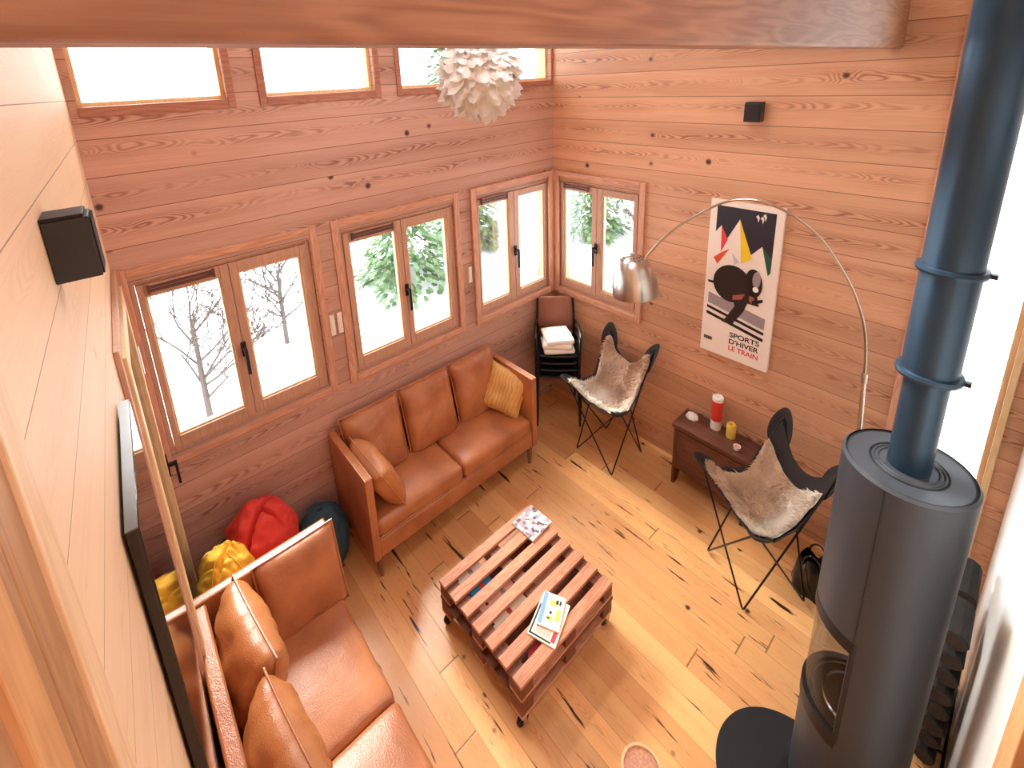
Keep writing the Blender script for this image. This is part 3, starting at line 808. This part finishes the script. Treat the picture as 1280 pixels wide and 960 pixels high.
# ------------------------------------------------------------------ chest with candles
t = thing('wooden_chest', 'small dark old wooden chest standing against the poster wall', 'chest', (1.90, -.16, 0))
cw, cd, ch = .30, .125, .62
for s in (-1, 1):
    mb = MB(); x0 = s*cw-(.025 if s > 0 else 0)
    mb.prism([(x0, -cd, 0), (x0, -.05, 0), (x0, 0, .10), (x0, .05, 0), (x0, cd, 0), (x0, cd, ch-.04), (x0, -cd, ch-.04)], (.025, 0, 0)); mb.build('side_panel', M['chest'], t, bevel=.003)
MB().box(-cw+.026, cw-.026, -cd+.002, -cd+.022, .17, ch-.041).build('front_panel', M['chest'], t, bevel=.003)
MB().box(-cw+.026, cw-.026, cd-.022, cd-.002, .17, ch-.041).build('back_panel', M['chest'], t)
MB().box(-cw+.026, cw-.026, -cd+.023, cd-.023, .175, .195).build('bottom_panel', M['chest'], t)
MB().box(-cw-.015, cw+.015, -cd-.015, cd+.004, ch-.0395, ch).build('lid', M['chest'], t, bevel=.006)
MB().box(-cw+.03, cw-.03, -cd-.006, -cd+.002, ch-.075, ch-.058).build('moulding', M['pallet_shaded'], t, bevel=.002)
for x in (-.2, .2): MB().box(x-.02, x+.02, cd+.0045, cd+.009, ch-.10, ch-.0).build('hinge', M['ironware'], t)
zc = ch+.0005
k = thing('candle_lantern', 'tall red and white cylinder candle on the chest', 'candle', (1.862, -.10, zc))
MB().lathe([(0, 0), (.040, 0), (.041, .006), (.041, .085), (0, .085)], n=28).build('white_base', M['paper'], k, smooth=True)
MB().lathe([(0, .0855), (.041, .0855), (.043, .10), (.043, .27), (0, .27)], n=28).build('red_body', M['wax_red'], k, smooth=True)
MB().lathe([(0, .2705), (.043, .2705), (.043, .302), (.036, .308), (.033, .295), (0, .293)], n=28).build('white_rim', M['paper'], k, smooth=True)
MB().tube([(0, 0, .293), (.002, 0, .306)], .002, 6).build('wick', M['stove_dark'], k)
k = thing('pillar_candle', 'short yellow pillar candle on the chest', 'candle', (1.99, -.115, zc))
MB().lathe([(0, 0), (.033, 0), (.035, .006), (.035, .118), (.031, .124), (.026, .118), (0, .112)], n=26).build('wax', M['wax_yel'], k, smooth=True)
MB().tube([(0, 0, .111), (.002, 0, .128)], .002, 6).build('wick', M['stove_dark'], k)
k = thing('shell_ornament', 'white scalloped ornament at the left end of the chest', 'ornament', (1.672, -.12, zc))
def shell(a, b):
    th = 2*PI*a; ph = PI/2*b; r = .050*(1+.16*math.cos(th*7)*math.sin(ph+.3))
    return (r*math.cos(th)*math.cos(ph), r*math.sin(th)*math.cos(ph)*.85, .048*math.sin(ph))
MB().grid(shell, 56, 10).build('shell_body', M['cloth_white'], k, smooth=True, angle=180)
MB().lathe([(0, 0), (.03, 0), (.03, .004), (0, .004)], n=20).build('base', M['cloth_white'], k)
k = thing('tea_light', 'small pink and white tea light holder at the front of the chest', 'candle holder', (2.08, -.215, zc))
MB().lathe([(0, 0), (.022, 0), (.027, .03), (.024, .03), (.020, .012), (0, .012)], n=22).build('holder', M['cloth_white'], k, smooth=True)
MB().lathe([(0, .0125), (.0195, .0125), (.0195, .022), (0, .022)], n=20).build('wax', plain('pink_wax', rgb('d98a84'), .4), k, smooth=True)

# ------------------------------------------------------------------ arc lamp
t = thing('arc_lamp', 'arched brushed steel floor lamp reaching over from behind the stove', 'lamp', (2.82, -.165, 0))
ox, oy = 2.82, -.165
MB().lathe([(0, 0), (.13, 0), (.135, .006), (.135, .03), (.13, .036), (0, .036)], n=36).build('base', M['stove_dark'], t, smooth=True)
pole = [(2.82, -.165, .03), (2.797, -.182, .7), (2.776, -.198, 1.29), (2.760, -.21, 1.60)]
MB().tube([(x-ox, y-oy, z) for x, y, z in pole], .0125, 12).build('pole', M['chrome'], t, smooth=True)
MB().tube([(2.760-ox, -.21-oy, 1.575), (2.758-ox, -.21-oy, 1.64)], .016, 12).build('collar', M['steel'], t, smooth=True)
arc0 = [(2.760, -.21, 1.60), (2.748, -.215, 1.79), (2.715, -.225, 1.99), (2.64, -.24, 2.19), (2.56, -.26, 2.33), (2.465, -.29, 2.483), (2.36, -.32, 2.58), (2.26, -.345, 2.645), (2.15, -.365, 2.685), (2.055, -.38, 2.698), (1.94, -.40, 2.675), (1.83, -.42, 2.614), (1.71, -.44, 2.52), (1.60, -.46, 2.42), (1.49, -.48, 2.295), (1.40, -.50, 2.155), (1.36, -.505, 2.085)]
MB().tube([Vector((x-ox, y-oy, z)) for x, y, z in smooth_path(arc0, 2)], .009, 10).build('arm', M['chrome'], t, smooth=True)
dc = Vector((1.318-ox, -.51-oy, 1.80))
tilt = R(-8, 'Y')
prof = [(.178, .0), (.180, .02), (.178, .08), (.166, .16), (.142, .235), (.105, .295), (.06, .325), (.0, .334)]
inner = [(r*.97, z-.004 if z > .01 else z) for r, z in prof][::-1]
sh = MB().lathe(inner+prof, dc, 44, M=tilt.to_3x3().to_4x4()).build('shade', M['steel'], t, smooth=True, angle=60)
mb = MB()
for q in range(16):
    a = 2*PI*q/16
    for (r, z) in ((.090, .306), (.068, .320)):
        p = dc+tilt @ Vector((r*math.cos(a), r*math.sin(a), z)); mb.lathe([(0, -.002), (.0055, -.002), (.0055, .003), (0, .003)], p, 8)
mb.build('vent_holes', M['stove_dark'], sh)
MB().lathe([(0, 0), (.02, 0), (.02, .03), (0, .03)], dc+tilt @ Vector((0, 0, .325)), 16).build('joint', M['steel'], t, smooth=True)
b_ = MB(); b_.lathe([(0, .12), (.03, .13), (.042, .17), (.03, .21), (.018, .25), (.018, .30), (0, .30)], dc, 20); b_.build('bulb', M['paper'], t, smooth=True)

# ------------------------------------------------------------------ poster
PXa, PXb, PZa, PZb = 1.652, 2.166, 1.261, 2.571
pw, ph = PXb-PXa, PZb-PZa
t = thing('poster', 'tall framed winter sports poster with a crouching skier hung on the boarded wall', 'poster', (PXa, -.001, PZa))
MB().box(0, pw, -.030, 0, 0, ph).build('panel', plain('poster_white', rgb('f2e4d8'), .35, var=.02), t, bevel=.003)
ink = {n: plain('poster_'+n, rgb(c), .4, var=.05) for n, c in dict(navy='2b2833', red='d8404a', orange='e0583e', yellow='f0c830', green='2c5a48', brown='2a211f', grey='9d8f92', black='181617', violet='cfc4cf', skin='a05a48').items()}
lay = [0]
def flat(name, m, polys, dy=0.):
    lay[0] += 1; mb = MB()
    for poly in polys: mb.face([(u*pw, -.0304-.00025*lay[0], (1-v)*ph) for u, v in poly])
    return mb.build(name, m, t)
# (u right, v down), fractions of the sheet
flat('night_sky', ink['navy'], [[(.10, .035), (.90, .035), (.90, .36), (.865, .39), (.76, .235), (.62, .30), (.43, .10), (.27, .235), (.18, .155), (.10, .20)]])
flat('red_peak', ink['red'], [[(.18, .155), (.285, .235), (.20, .32)]])
flat('orange_fold', ink['orange'], [[(.10, .365), (.20, .325), (.32, .29), (.165, .40)]])
flat('yellow_peak', ink['yellow'], [[(.43, .10), (.645, .32), (.50, .365)]])
flat('violet_fold', ink['violet'], [[(.36, .31), (.48, .36), (.41, .38)]])
flat('green_edge', ink['green'], [[(.76, .235), (.90, .30), (.90, .38), (.87, .40)]])
flat('white_birds', M['paper'], [[(.64+d, .068+e), (.67+d, .055+e), (.69+d, .075+e), (.675+d, .10+e), (.665+d, .08+e)] for d, e in ((0, 0), (.06, .005), (.09, -.012))])
def ell(cx, cy, rx, ry, a=0, n=28):
    ca, sa = math.cos(math.radians(a)), math.sin(math.radians(a))
    return [(cx+rx*math.cos(2*PI*i/n)*ca-ry*math.sin(2*PI*i/n)*sa*.5, cy+rx*math.cos(2*PI*i/n)*sa*.5+ry*math.sin(2*PI*i/n)*ca) for i in range(n)]
flat('speed_band', ink['grey'], [[(.07, .595), (.90, .665), (.90, .735), (.07, .665)]])
flat('ski_lines', ink['black'], [[(.06, .682), (.90, .752), (.90, .770), (.06, .700)], [(.06, .722), (.90, .792), (.90, .812), (.06, .742)]])
flat('skier_legs', ink['brown'], [[(.42, .60), (.66, .575), (.60, .66), (.47, .755), (.52, .775), (.30, .765), (.36, .73), (.47, .64)]])
flat('skier_back', ink['brown'], [ell(.40, .505, .275, .118)])
flat('skier_arm', ink['brown'], [[(.55, .42), (.74, .50), (.80, .60), (.66, .60), (.44, .60)]])
flat('skier_sleeve', ink['skin'], [[(.43, .575), (.60, .545), (.56, .585), (.43, .605)], [(.66, .55), (.73, .545), (.72, .60), (.66, .58)]])
flat('skier_helmet', ink['black'], [ell(.70, .465, .125, .088, 20)])
flat('visor', ink['grey'], [ell(.735, .44, .055, .05)])
flat('goggles', M['paper'], [ell(.735, .50, .04, .017)])
flat('ski_poles', ink['black'], [[(.05, .515), (.16, .515), (.16, .53), (.05, .53)], [(.70, .575), (.84, .548), (.85, .565), (.71, .60)]])
flat('small_mark', ink['black'], [[(.055+.033*i, .893), (.08+.033*i, .893), (.08+.033*i, .915), (.055+.033*i, .915)] for i in range(4)])
def lettering(txt, u, v, h, wfac, m, name):
    cu = bpy.data.curves.new(name, 'FONT'); cu.body = txt; cu.size = 1.; cu.offset = .02; cu.align_x = 'RIGHT'
    tmp = bpy.data.objects.new(name, cu); COL.objects.link(tmp)
    dg = bpy.context.evaluated_depsgraph_get(); me = bpy.data.meshes.new_from_object(tmp.evaluated_get(dg))
    bpy.data.objects.remove(tmp)
    w = max(q.co.x for q in me.vertices)-min(q.co.x for q in me.vertices)
    x1 = max(q.co.x for q in me.vertices)
    for q in me.vertices:
        q.co = Vector((u*pw+(q.co.x-x1)/w*wfac*1.06*pw, -.0312, (1-v)*ph+q.co.y/.72*h*1.08*ph))
    me.materials.append(m); o = bpy.data.objects.new(name, me); COL.objects.link(o); o.parent = t
    return o
lettering('SPORTS', .86, .850, .030, .40, ink['black'], 'lettering')
lettering("D'HIVER", .86, .895, .030, .40, ink['black'], 'lettering')
lettering('LE TRAIN', .86, .940, .030, .40, ink['red'], 'lettering')

# ------------------------------------------------------------------ loudspeakers
def speaker(label, loc, rz, w, d, h, gap):
    t = thing('speaker', label, 'speaker', loc, rz)
    # local: wall behind (+y), front towards -y
    if gap: MB().box(-.025, .025, -gap, -.0005, -.04, .04).build('bracket', M['stove_dark'], t)
    MB().box(-w/2, w/2, -d, -gap-.0006, -h/2, h/2-.008).build('cabinet', M['speaker'], t, bevel=.003)
    MB().box(-w/2, w/2, -d+.008, -gap-.0006, h/2-.0079, h/2).build('top_cap', M['stove_dark'], t, bevel=.002)
    MB().box(-w/2+.004, w/2-.004, -d-.004, -d-.0003, -h/2+.004, h/2-.012).build('grille', M['blackfab'], t, bevel=.002)
    return t
M['speaker'] = plain('speaker_black', rgb('232b30'), .5, var=.1)
speaker('small black loudspeaker high on the wall above the poster', (1.912, 0, 3.24), 0, .105, .11, .135, .03)
speaker2 = speaker('black loudspeaker on the pale boarded wall at the left', (1.86, south(1.86), 3.235), PI+ANG, .10, .084, .150, 0)

# ------------------------------------------------------------------ television on the pale wall
t = thing('television', 'black flat television seen edge on against the pale wall', 'television', (0, -3.73, 0), ANG)
tx0, tx1, tz0, tz1 = 1.45, 2.05, 1.50, 2.585
MB().box(1.55, 1.85, .001, .008, 1.85, 2.2).build('wall_mount', M['black'], t)
MB().box(tx0, tx1, .0085, .034, tz0, tz1).build('casing', M['tv_side'], t, bevel=.003)
MB().box(tx0+.004, tx1-.004, .0345, .036, tz0+.004, tz1-.004).build('screen', M['screen'], t)
MB().box(tx0, tx1, .0085, .034, tz1+.0003, tz1+.004).build('top_strip', M['tv_top'], t)

# ------------------------------------------------------------------ wood stove and flue
SX, SY, ST, SR = 3.112, -1.448, 2.0, .207
t = thing('wood_stove', 'tall dark grey cylindrical wood stove with curved glass door', 'stove', (SX, SY, 0))
A0, A1_ = math.radians(262), math.radians(105+360)     # closed shell runs from A0 to A1_
MB().lathe([(SR, 1.20), (SR, ST-.012), (SR-.010, ST)], n=72).build('upper_shell', M['stove'], t, smooth=True)
MB().lathe([(SR, .012), (SR, 1.2)], n=48, a0=A0, a1=A1_).build('rear_shell', M['stove'], t, smooth=True)
MB().lathe([(0, .0092), (SR-.003, .0092), (SR-.002, .03), (SR-.002, .54), (SR-.006, .56), (0, .56)], n=72).build('lower_body', M['stove'], t, smooth=True)
MB().lathe([(SR-.004, .5605), (SR+.004, .565), (SR+.004, .645), (SR-.022, .645), (SR-.03, .61), (SR-.03, .5605)], n=48, a0=math.radians(105), a1=math.radians(262)).build('door_rim', M['stove_dark'], t, smooth=True)
MB().lathe([(SR-.024, 1.1995), (SR+.002, 1.1995), (SR+.002, 1.14), (SR-.024, 1.15)], n=48, a0=math.radians(105), a1=math.radians(262)).build('door_lintel', M['stove_dark'], t, smooth=True)
for a in (105, 262):
    ca, sa = math.cos(math.radians(a)), math.sin(math.radians(a))
    MB().tube([((SR-.010)*ca, (SR-.010)*sa, .60), ((SR-.010)*ca, (SR-.010)*sa, 1.20)], .014, 8).build('door_stile', M['stove_dark'], t, smooth=True)
g = MB().lathe([(SR-.008, .64), (SR-.008, 1.15)], n=48, a0=math.radians(106), a1=math.radians(261)).build('door_glass', M['glass_stove'] if 'glass_stove' in M else M['glass'], t, smooth=True)
MB().lathe([(0, .565), (.05, .562), (.12, .575), (.15, .60), (.165, .64), (.172, .64), (.160, .59), (.13, .565), (0, .5605)], n=48).build('fire_bowl', M['stove_dark'], t, smooth=True)
MB().lathe([(.120, .640), (.126, .648), (.132, .640), (.126, .634), (.120, .640)], n=48).build('bowl_ring', M['chrome'], t, smooth=True)
MB().lathe([(.0, ST-.006), (SR-.0105, ST-.006), (SR-.0105, ST-.02)], n=72).build('top_plate', M['stove'], t, smooth=True)
MB().lathe([(SR-.0115, ST-.0055), (SR-.016, ST-.0035), (SR-.0205, ST-.0055)], n=72).build('top_groove', M['stove_dark'], t, smooth=True)
for r in (.092, .106, .118):
    MB().lathe([(r-.004, ST-.0055), (r, ST-.001), (r+.004, ST-.0055)], n=56).build('grille_ring', M['stove_dark'] if r > .11 else M['stove'], t, smooth=True)
ca, sa = math.cos(math.radians(261)), math.sin(math.radians(261))
MB().tube([((SR+.0005)*ca, (SR+.0005)*sa, 1.2), ((SR+.0005)*ca, (SR+.0005)*sa, ST-.015)], .0022, 6).build('shell_seam', M['stove_dark'], t)
t = thing('flue_pipe', 'blue grey steel flue pipe with two ring collars rising from the stove', 'stove pipe', (SX, SY, ST))
MB().lathe([(.066, -.004), (.066, .43), (.066, .43)], n=40).build('lower_pipe', M['pipe'], t, smooth=True)
MB().lathe([(.082, .42), (.082, HT-ST-.002)], n=40).build('upper_pipe', M['pipe'], t, smooth=True)
for z in (.415, .83):
    MB().lathe([(.066, z-.012), (.094, z-.012), (.098, z), (.094, z+.012), (.082, z+.014)], n=40).build('collar', M['pipe'], t, smooth=True)
    MB().box(.090, .112, -.012, .012, z-.008, z+.008).build('clamp_screw', M['ironware'], t, bevel=.002)
# floor plate: round fronted sheet under the stove
mb = MB(); pl = []
for i in range(41):
    a = math.radians(95+170*i/40); pl.append((2.965+.338*math.cos(a), -1.62+.338*math.sin(a), .0006))
pl += [(3.34, -1.96, .0006), (3.34, -1.22, .0006)]
mb.prism(pl, (0, 0, .008)); tag(mb.build('floor_plate', M['stove_dark'], bevel=.002), 'black floor plate with a rounded front edge under the stove', 'hearth plate')

# fire wood, tools and bag
t = thing('log_rack', 'black log rack standing between the stove and the white panel', 'log rack', (3.365, -.72, 0))
for x in (-.07, .07): MB().tube([(x, -.30, .008), (x, .28, .008)], .007, 8).build('rail', M['black'], t, smooth=True)
for y in (-.155, .145):
    MB().tube([(.07, y, .010), (-.075, y, .010), (-.075, y, .985), (-.045, y, .985)], .007, 8).build('end_frame', M['black'], t, smooth=True)
M['log'] = timber('dark_bark_log', rgb('211a17'), rgb('120e0c'), L=1, rough=.85)
M['log_end'] = timber('split_log_face', rgb('463529'), rgb('281d16'), L=1, rough=.8)
lr = random.Random(4); n = 0
for row in range(8):
    z = .085+.112*row
    if z > .93: break
    for k, y in enumerate((-.155, .145)):
        yy = -.72+y+lr.uniform(-.012, .012); r = lr.uniform(.047, .056); L = lr.uniform(.12, .135)
        mb = MB(); b = []
        for q in range(9):
            a = 2*PI*q/9; rr = r*lr.uniform(.85, 1.)
            b.append((rr*math.cos(a), -L, rr*math.sin(a)))
        mb.prism(b, (0, 2*L, 0))
        o = thing('fire_log', 'dark log in the pile between the stove and the white panel', 'log', (3.365, yy, z-.018), 0, 'logs in the rack behind the stove')
        mb.build('bark', M['log'], o, bevel=.004)
        for e in (L+.0005, -L-.0025):
            mb = MB(); mb.prism([(p[0]*.9, e, p[2]*.9) for p in b], (0, .002, 0)); mb.build('cut_face', M['log_end'], o)
t = thing('tote_bag', 'glossy black bag slumped on the floor behind the butterfly chair by the stove', 'bag', (2.705, -.425, 0))
def bagf(a, b):
    th = 2*PI*a; z = b
    r = .108*(1-.35*z**2)*(1+.10*math.sin(5*th+z*4)+.08*noise.noise(Vector((math.cos(th)*2, math.sin(th)*2, z*3))))
    return (r*math.cos(th)*1.05, r*math.sin(th)*.9, .26*z*(1+.12*math.sin(3*th)))
MB().grid(bagf, 60, 16).build('bag_body', M['bag'], t, smooth=True, angle=180)
for s in (-1, 1): MB().tube(smooth_path([(-.05, s*.05, .20), (-.045, s*.06, .30), (.0, s*.065, .34), (.045, s*.06, .30), (.05, s*.05, .20)]), .006, 6).build('strap', M['bag'], t, smooth=True)
# round stool at the bottom edge
t = thing('round_stool', 'round wooden stool with a pale rim, just showing at the bottom edge', 'stool', (2.545, -2.325, 0))
MB().lathe([(0, .47), (.082, .47), (.088, .478), (.088, .498), (.080, .498), (.078, .492), (0, .492)], n=40).build('seat', M['frame_h'], t, smooth=True)
MB().lathe([(.0785, .4935), (.0885, .4945), (.0885, .504), (.0785, .504), (.0785, .4935)], n=40).build('rim', M['frame_pale'], t, smooth=True)
for q in range(3):
    a = q*2*PI/3+.4; MB().tube([(.095*math.cos(a), .095*math.sin(a), .001), (.055*math.cos(a), .055*math.sin(a), .47)], .011, 8).build('leg', M['frame_h'], t, smooth=True)

# ------------------------------------------------------------------ paper lamp
LP = Vector((.83, -1.645, 3.565)); LR = .255
t = thing('paper_pendant', 'white crumpled paper pendant lamp hanging below the beam', 'pendant lamp', LP)
MB().tube([(0, 0, LR*.6), (0, 0, HT-LP.z-.002)], .004, 6).build('cord', M['white'], t)
MB().lathe([(0, HT-LP.z-.04), (.045, HT-LP.z-.03), (.05, HT-LP.z-.002), (0, HT-LP.z-.002)], n=20).build('ceiling_rose', M['white'], t, smooth=True)
s = NT('paper_petals'); v = s.obj(); c = s.mix(s.noise(v, 9, 3), rgb('fbf7f2'), rgb('f0e6dc'))
d1 = s.n('ShaderNodeBsdfDiffuse'); s.put(d1.inputs[0], c); d2 = s.n('ShaderNodeBsdfTranslucent'); s.put(d2.inputs[0], c)
mx = s.n('ShaderNodeMixShader'); mx.inputs[0].default_value = .35
s.t.links.new(d1.outputs[0], mx.inputs[1]); s.t.links.new(d2.outputs[0], mx.inputs[2]); s.t.links.new(mx.outputs[0], s.out.inputs[0]); M['petal'] = s.m
mb = MB(); rp = random.Random(5)
N = 230
for i in range(N):
    zz = 1-2*(i+.5)/N; a = i*2.39996; rr = math.sqrt(1-zz*zz)
    n_ = Vector((rr*math.cos(a), rr*math.sin(a), zz))
    down = (Vector((0, 0, -1))-n_*n_.dot(Vector((0, 0, -1))))
    down = down.normalized() if down.length > .05 else n_.orthogonal().normalized()
    down = (Matrix.Rotation(rp.uniform(-.7, .7), 3, n_) @ down); side = n_.cross(down)
    L, w = rp.uniform(.11, .17), rp.uniform(.055, .085); base = n_*LR*rp.uniform(.80, .93); f0 = rp.uniform(0, 6); lift = rp.uniform(.02, .075)
    def pet(p, q):
        u = 2*p-1; v_ = q
        wd = w*math.sin(PI*(.12+.80*v_))**.7*(1+.12*math.sin(v_*17+f0))
        return base+down*(v_-.35)*L+side*u*wd+n_*(lift*v_*v_-.03*u*u+.012*math.sin(u*6+f0+v_*5))
    mb.grid(pet, 5, 5)
mb.build('petal_shade', M['petal'], t, smooth=True, angle=180)
MB().lathe([(0, -.06), (.04, -.04), (.05, 0), (.035, .05), (.02, .08), (.02, .16), (0, .16)], n=18).build('bulb', M['paper'], t, smooth=True)

# ------------------------------------------------------------------ outdoors: snow and trees
mb = MB()
def snow(a, b):
    x = -30+46*a; y = -20+50*b
    d = max(0, -x, y)
    return (x, y, -.7+.02*d*d*.4+.25*noise.noise(Vector((x*.25, y*.25, 0)))*(1 if (x < -1.5 or y > 1.5) else 0))
mb.grid(snow, 60, 60); struct(mb.build('snow_ground', M['snow'], smooth=True, angle=180))
def conifer_mesh(H, Rr, seed):
    rd = random.Random(seed); mb = MB(); n = int(4200)
    for i in range(n):
        k = rd.random()**.75; z = H*(1-.94*k)
        rad = Rr*k*(.35+.65*rd.random()); a = rd.uniform(0, 2*PI)
        p = Vector((rad*math.cos(a), rad*math.sin(a), z-.25*rad+.1*math.sin(a*5+z*9)))
        o_ = Vector((math.cos(a), math.sin(a), -.45+rd.uniform(-.25, .25))).normalized(); s_ = Vector((-math.sin(a), math.cos(a), rd.uniform(-.3, .3))).normalized()
        L = H*.026*(.6+k); w = L*.33
        mb.face([p-s_*w*.4, p+s_*w*.4, p+o_*L*.6+s_*w, p+o_*L-s_*w*.1, p+o_*L*.6-s_*w])
    return mb
def conifer(x, y, H, Rr, seed, label):
    t = thing('conifer', label, 'tree', (x, y, -.5), seed, 'evergreens outside the windows')
    conifer_mesh(H, Rr, seed).build('foliage', M['needles'], t)
    MB().tube([(0, 0, -.4), (0, 0, H*.5), (0, 0, H*.96)], [.05*H/3, .035*H/3, .008], 8).build('trunk', M['bark'], t, smooth=True)
def bare(x, y, H, seed, label):
    t = thing('bare_tree', label, 'tree', (x, y, -.55), 0, 'leafless trees outside the windows'); rd = random.Random(seed); mb = MB(); tr = MB()
    tr.tube([(0, 0, -.2), (.02, .01, H*.3), (0, .03, H*.55)], [.045, .035, .022], 7); tr.build('trunk', M['bare'], t, smooth=True)
    def grow(p, d, L, r, lv):
        q = p+d*L; mb.tube([p, p.lerp(q, .5)+Vector((rd.uniform(-.03, .03), rd.uniform(-.03, .03), 0)), q], [max(r, .0055), max(r*.8, .005), max(r*.6, .0045)], 4)
        if lv == 0: return
        for _ in range(rd.choice((2, 2, 3))):
            e = (d+Vector((rd.uniform(-.8, .8), rd.uniform(-.8, .8), rd.uniform(-.15, .6)))).normalized(); grow(p.lerp(q, rd.uniform(.5, 1.)), e, L*rd.uniform(.6, .8), r*.6, lv-1)
    for _ in range(11):
        grow(Vector((0, 0, H*rd.uniform(.10, .52))), Vector((rd.uniform(-1., 1.), rd.uniform(-1., 1.), .9)).normalized(), H*.25, .020, 5)
    mb.build('branches', M['bare'], t)
bare(-3.2, -3.15, 2.3, 3, 'frosty leafless tree seen through the left pane of the leftmost window')
bare(-4.4, -1.75, 2.3, 8, 'frosty leafless tree seen through the right pane of the leftmost window')
conifer(-5.0, 1.0, 3.9, 1.25, 2, 'pale green evergreen outside, seen through the middle window')
conifer(-6.0, 3.4, 4.2, 1.1, 5, 'pale green evergreen outside, seen between the middle and the corner window')
conifer(-3.9, 5.9, 4.0, 1.0, 7, 'pale green evergreen outside, seen through the left pane of the corner window')
conifer(-1.5, 6.9, 3.9, 1.0, 11, 'pale green evergreen outside, seen through the window to the right of the corner')
conifer(-9.6, 6.2, 8.6, 2.0, 21, 'tall pale green evergreen outside, seen through the high window nearest the corner')
bare(-1.0, 4.1, 2.2, 13, 'frosty leafless tree outside, beside the window to the right of the corner')

# ------------------------------------------------------------------ light
w = bpy.data.worlds.new('sky'); scene.world = w; w.use_nodes = True
nt = w.node_tree; nt.nodes.clear()
bg = nt.nodes.new('ShaderNodeBackground'); wo = nt.nodes.new('ShaderNodeOutputWorld')
tc = nt.nodes.new('ShaderNodeTexCoord'); nz = nt.nodes.new('ShaderNodeTexNoise'); nz.inputs['Scale'].default_value = 2.2; nz.inputs['Detail'].default_value = 4
nt.links.new(tc.outputs['Generated'], nz.inputs['Vector'])
mr = nt.nodes.new('ShaderNodeMix'); mr.data_type = 'RGBA'; mr.inputs[6].default_value = (.74, .88, 1., 1); mr.inputs[7].default_value = (1., 1., 1., 1)
nt.links.new(nz.outputs['Fac'], mr.inputs[0]); nt.links.new(mr.outputs[2], bg.inputs['Color'])
bg.inputs['Strength'].default_value = 1.0
nt.links.new(bg.outputs[0], wo.inputs[0])
sl = bpy.data.lights.new('sun', 'SUN'); sl.energy = 4.2; sl.angle = math.radians(28); sl.color = (1., .95, .86)
so = bpy.data.objects.new('sun', sl); COL.objects.link(so)
so.rotation_euler = Vector((1., -.10, -1.15)).normalized().to_track_quat('-Z', 'Y').to_euler()
def portal(name, loc, rot, sx, sy):
    l = bpy.data.lights.new(name, 'AREA'); l.shape = 'RECTANGLE'; l.size = sx; l.size_y = sy; l.cycles.is_portal = True
    o = bpy.data.objects.new(name, l); COL.objects.link(o); o.location = loc; o.rotation_euler = rot
for a, b in (W1, W2, W3): portal('window_portal', (-.21, (a+b)/2, 1.91), (0, -PI/2, 0), 1.2, b-a)
for a, b in CLER: portal('window_portal', (-.21, (a+b)/2, 3.857), (0, -PI/2, 0), .686, b-a)
portal('window_portal', (.54, .21, 1.91), (-PI/2, 0, 0), .965, 1.2)
portal('window_portal', (3.14, .21, 2.115), (-PI/2, 0, 0), .39, 4.17)
portal('window_portal', (5.0, .21, 2.4), (-PI/2, 0, 0), 2.0, 3.6)  # at the added fill window
portal('roof_portal', (1.5, -1.85, HT+.13), (0, 0, 0), 1.2, 1.7)  # over the added skylight openings
portal('roof_portal', (4.35, -2.4, HT+.13), (0, 0, 0), 1.3, 1.6)
# ------------------------------------------------------------------ camera
C = Vector((3.2524898686725043, -3.694535937576234, 3.5534754941807547))
Rm = [[0.6396304490883425, 0.7671295879406942, -0.048837320821133436], [0.16383672799908297, -0.1981290748394455, -0.9663862562463414], [-0.7510195837377343, 0.6101287282280734, -0.2524133907565005]]
f, cx, cy = 590.2826961500708, 595.7983308667026, 253.57163695569716
cam = bpy.data.cameras.new('camera'); co = bpy.data.objects.new('camera', cam); COL.objects.link(co)
X, Y, Z = Vector(Rm[0]), -Vector(Rm[1]), -Vector(Rm[2])
mw = Matrix(((X.x, Y.x, Z.x, C.x), (X.y, Y.y, Z.y, C.y), (X.z, Y.z, Z.z, C.z), (0, 0, 0, 1))); co.matrix_world = mw
cam.sensor_width = 36; cam.sensor_fit = 'HORIZONTAL'; cam.lens = f*36/1280
cam.shift_x = (640-cx)/1280; cam.shift_y = -(480-cy)/1280
cam.clip_start = .02
scene.camera = co
vs = scene.view_settings
scene.display_settings.display_device = 'sRGB'
vs.view_transform = 'Standard'; vs.look = 'None'; vs.gamma = 1.0; vs.use_curve_mapping = False
vs.exposure = 2.52
scene.cycles.use_denoising = True
scene.cycles.max_bounces = 10; scene.cycles.diffuse_bounces = 6; scene.cycles.transparent_max_bounces = 16
scene.cycles.sample_clamp_indirect = 6.0
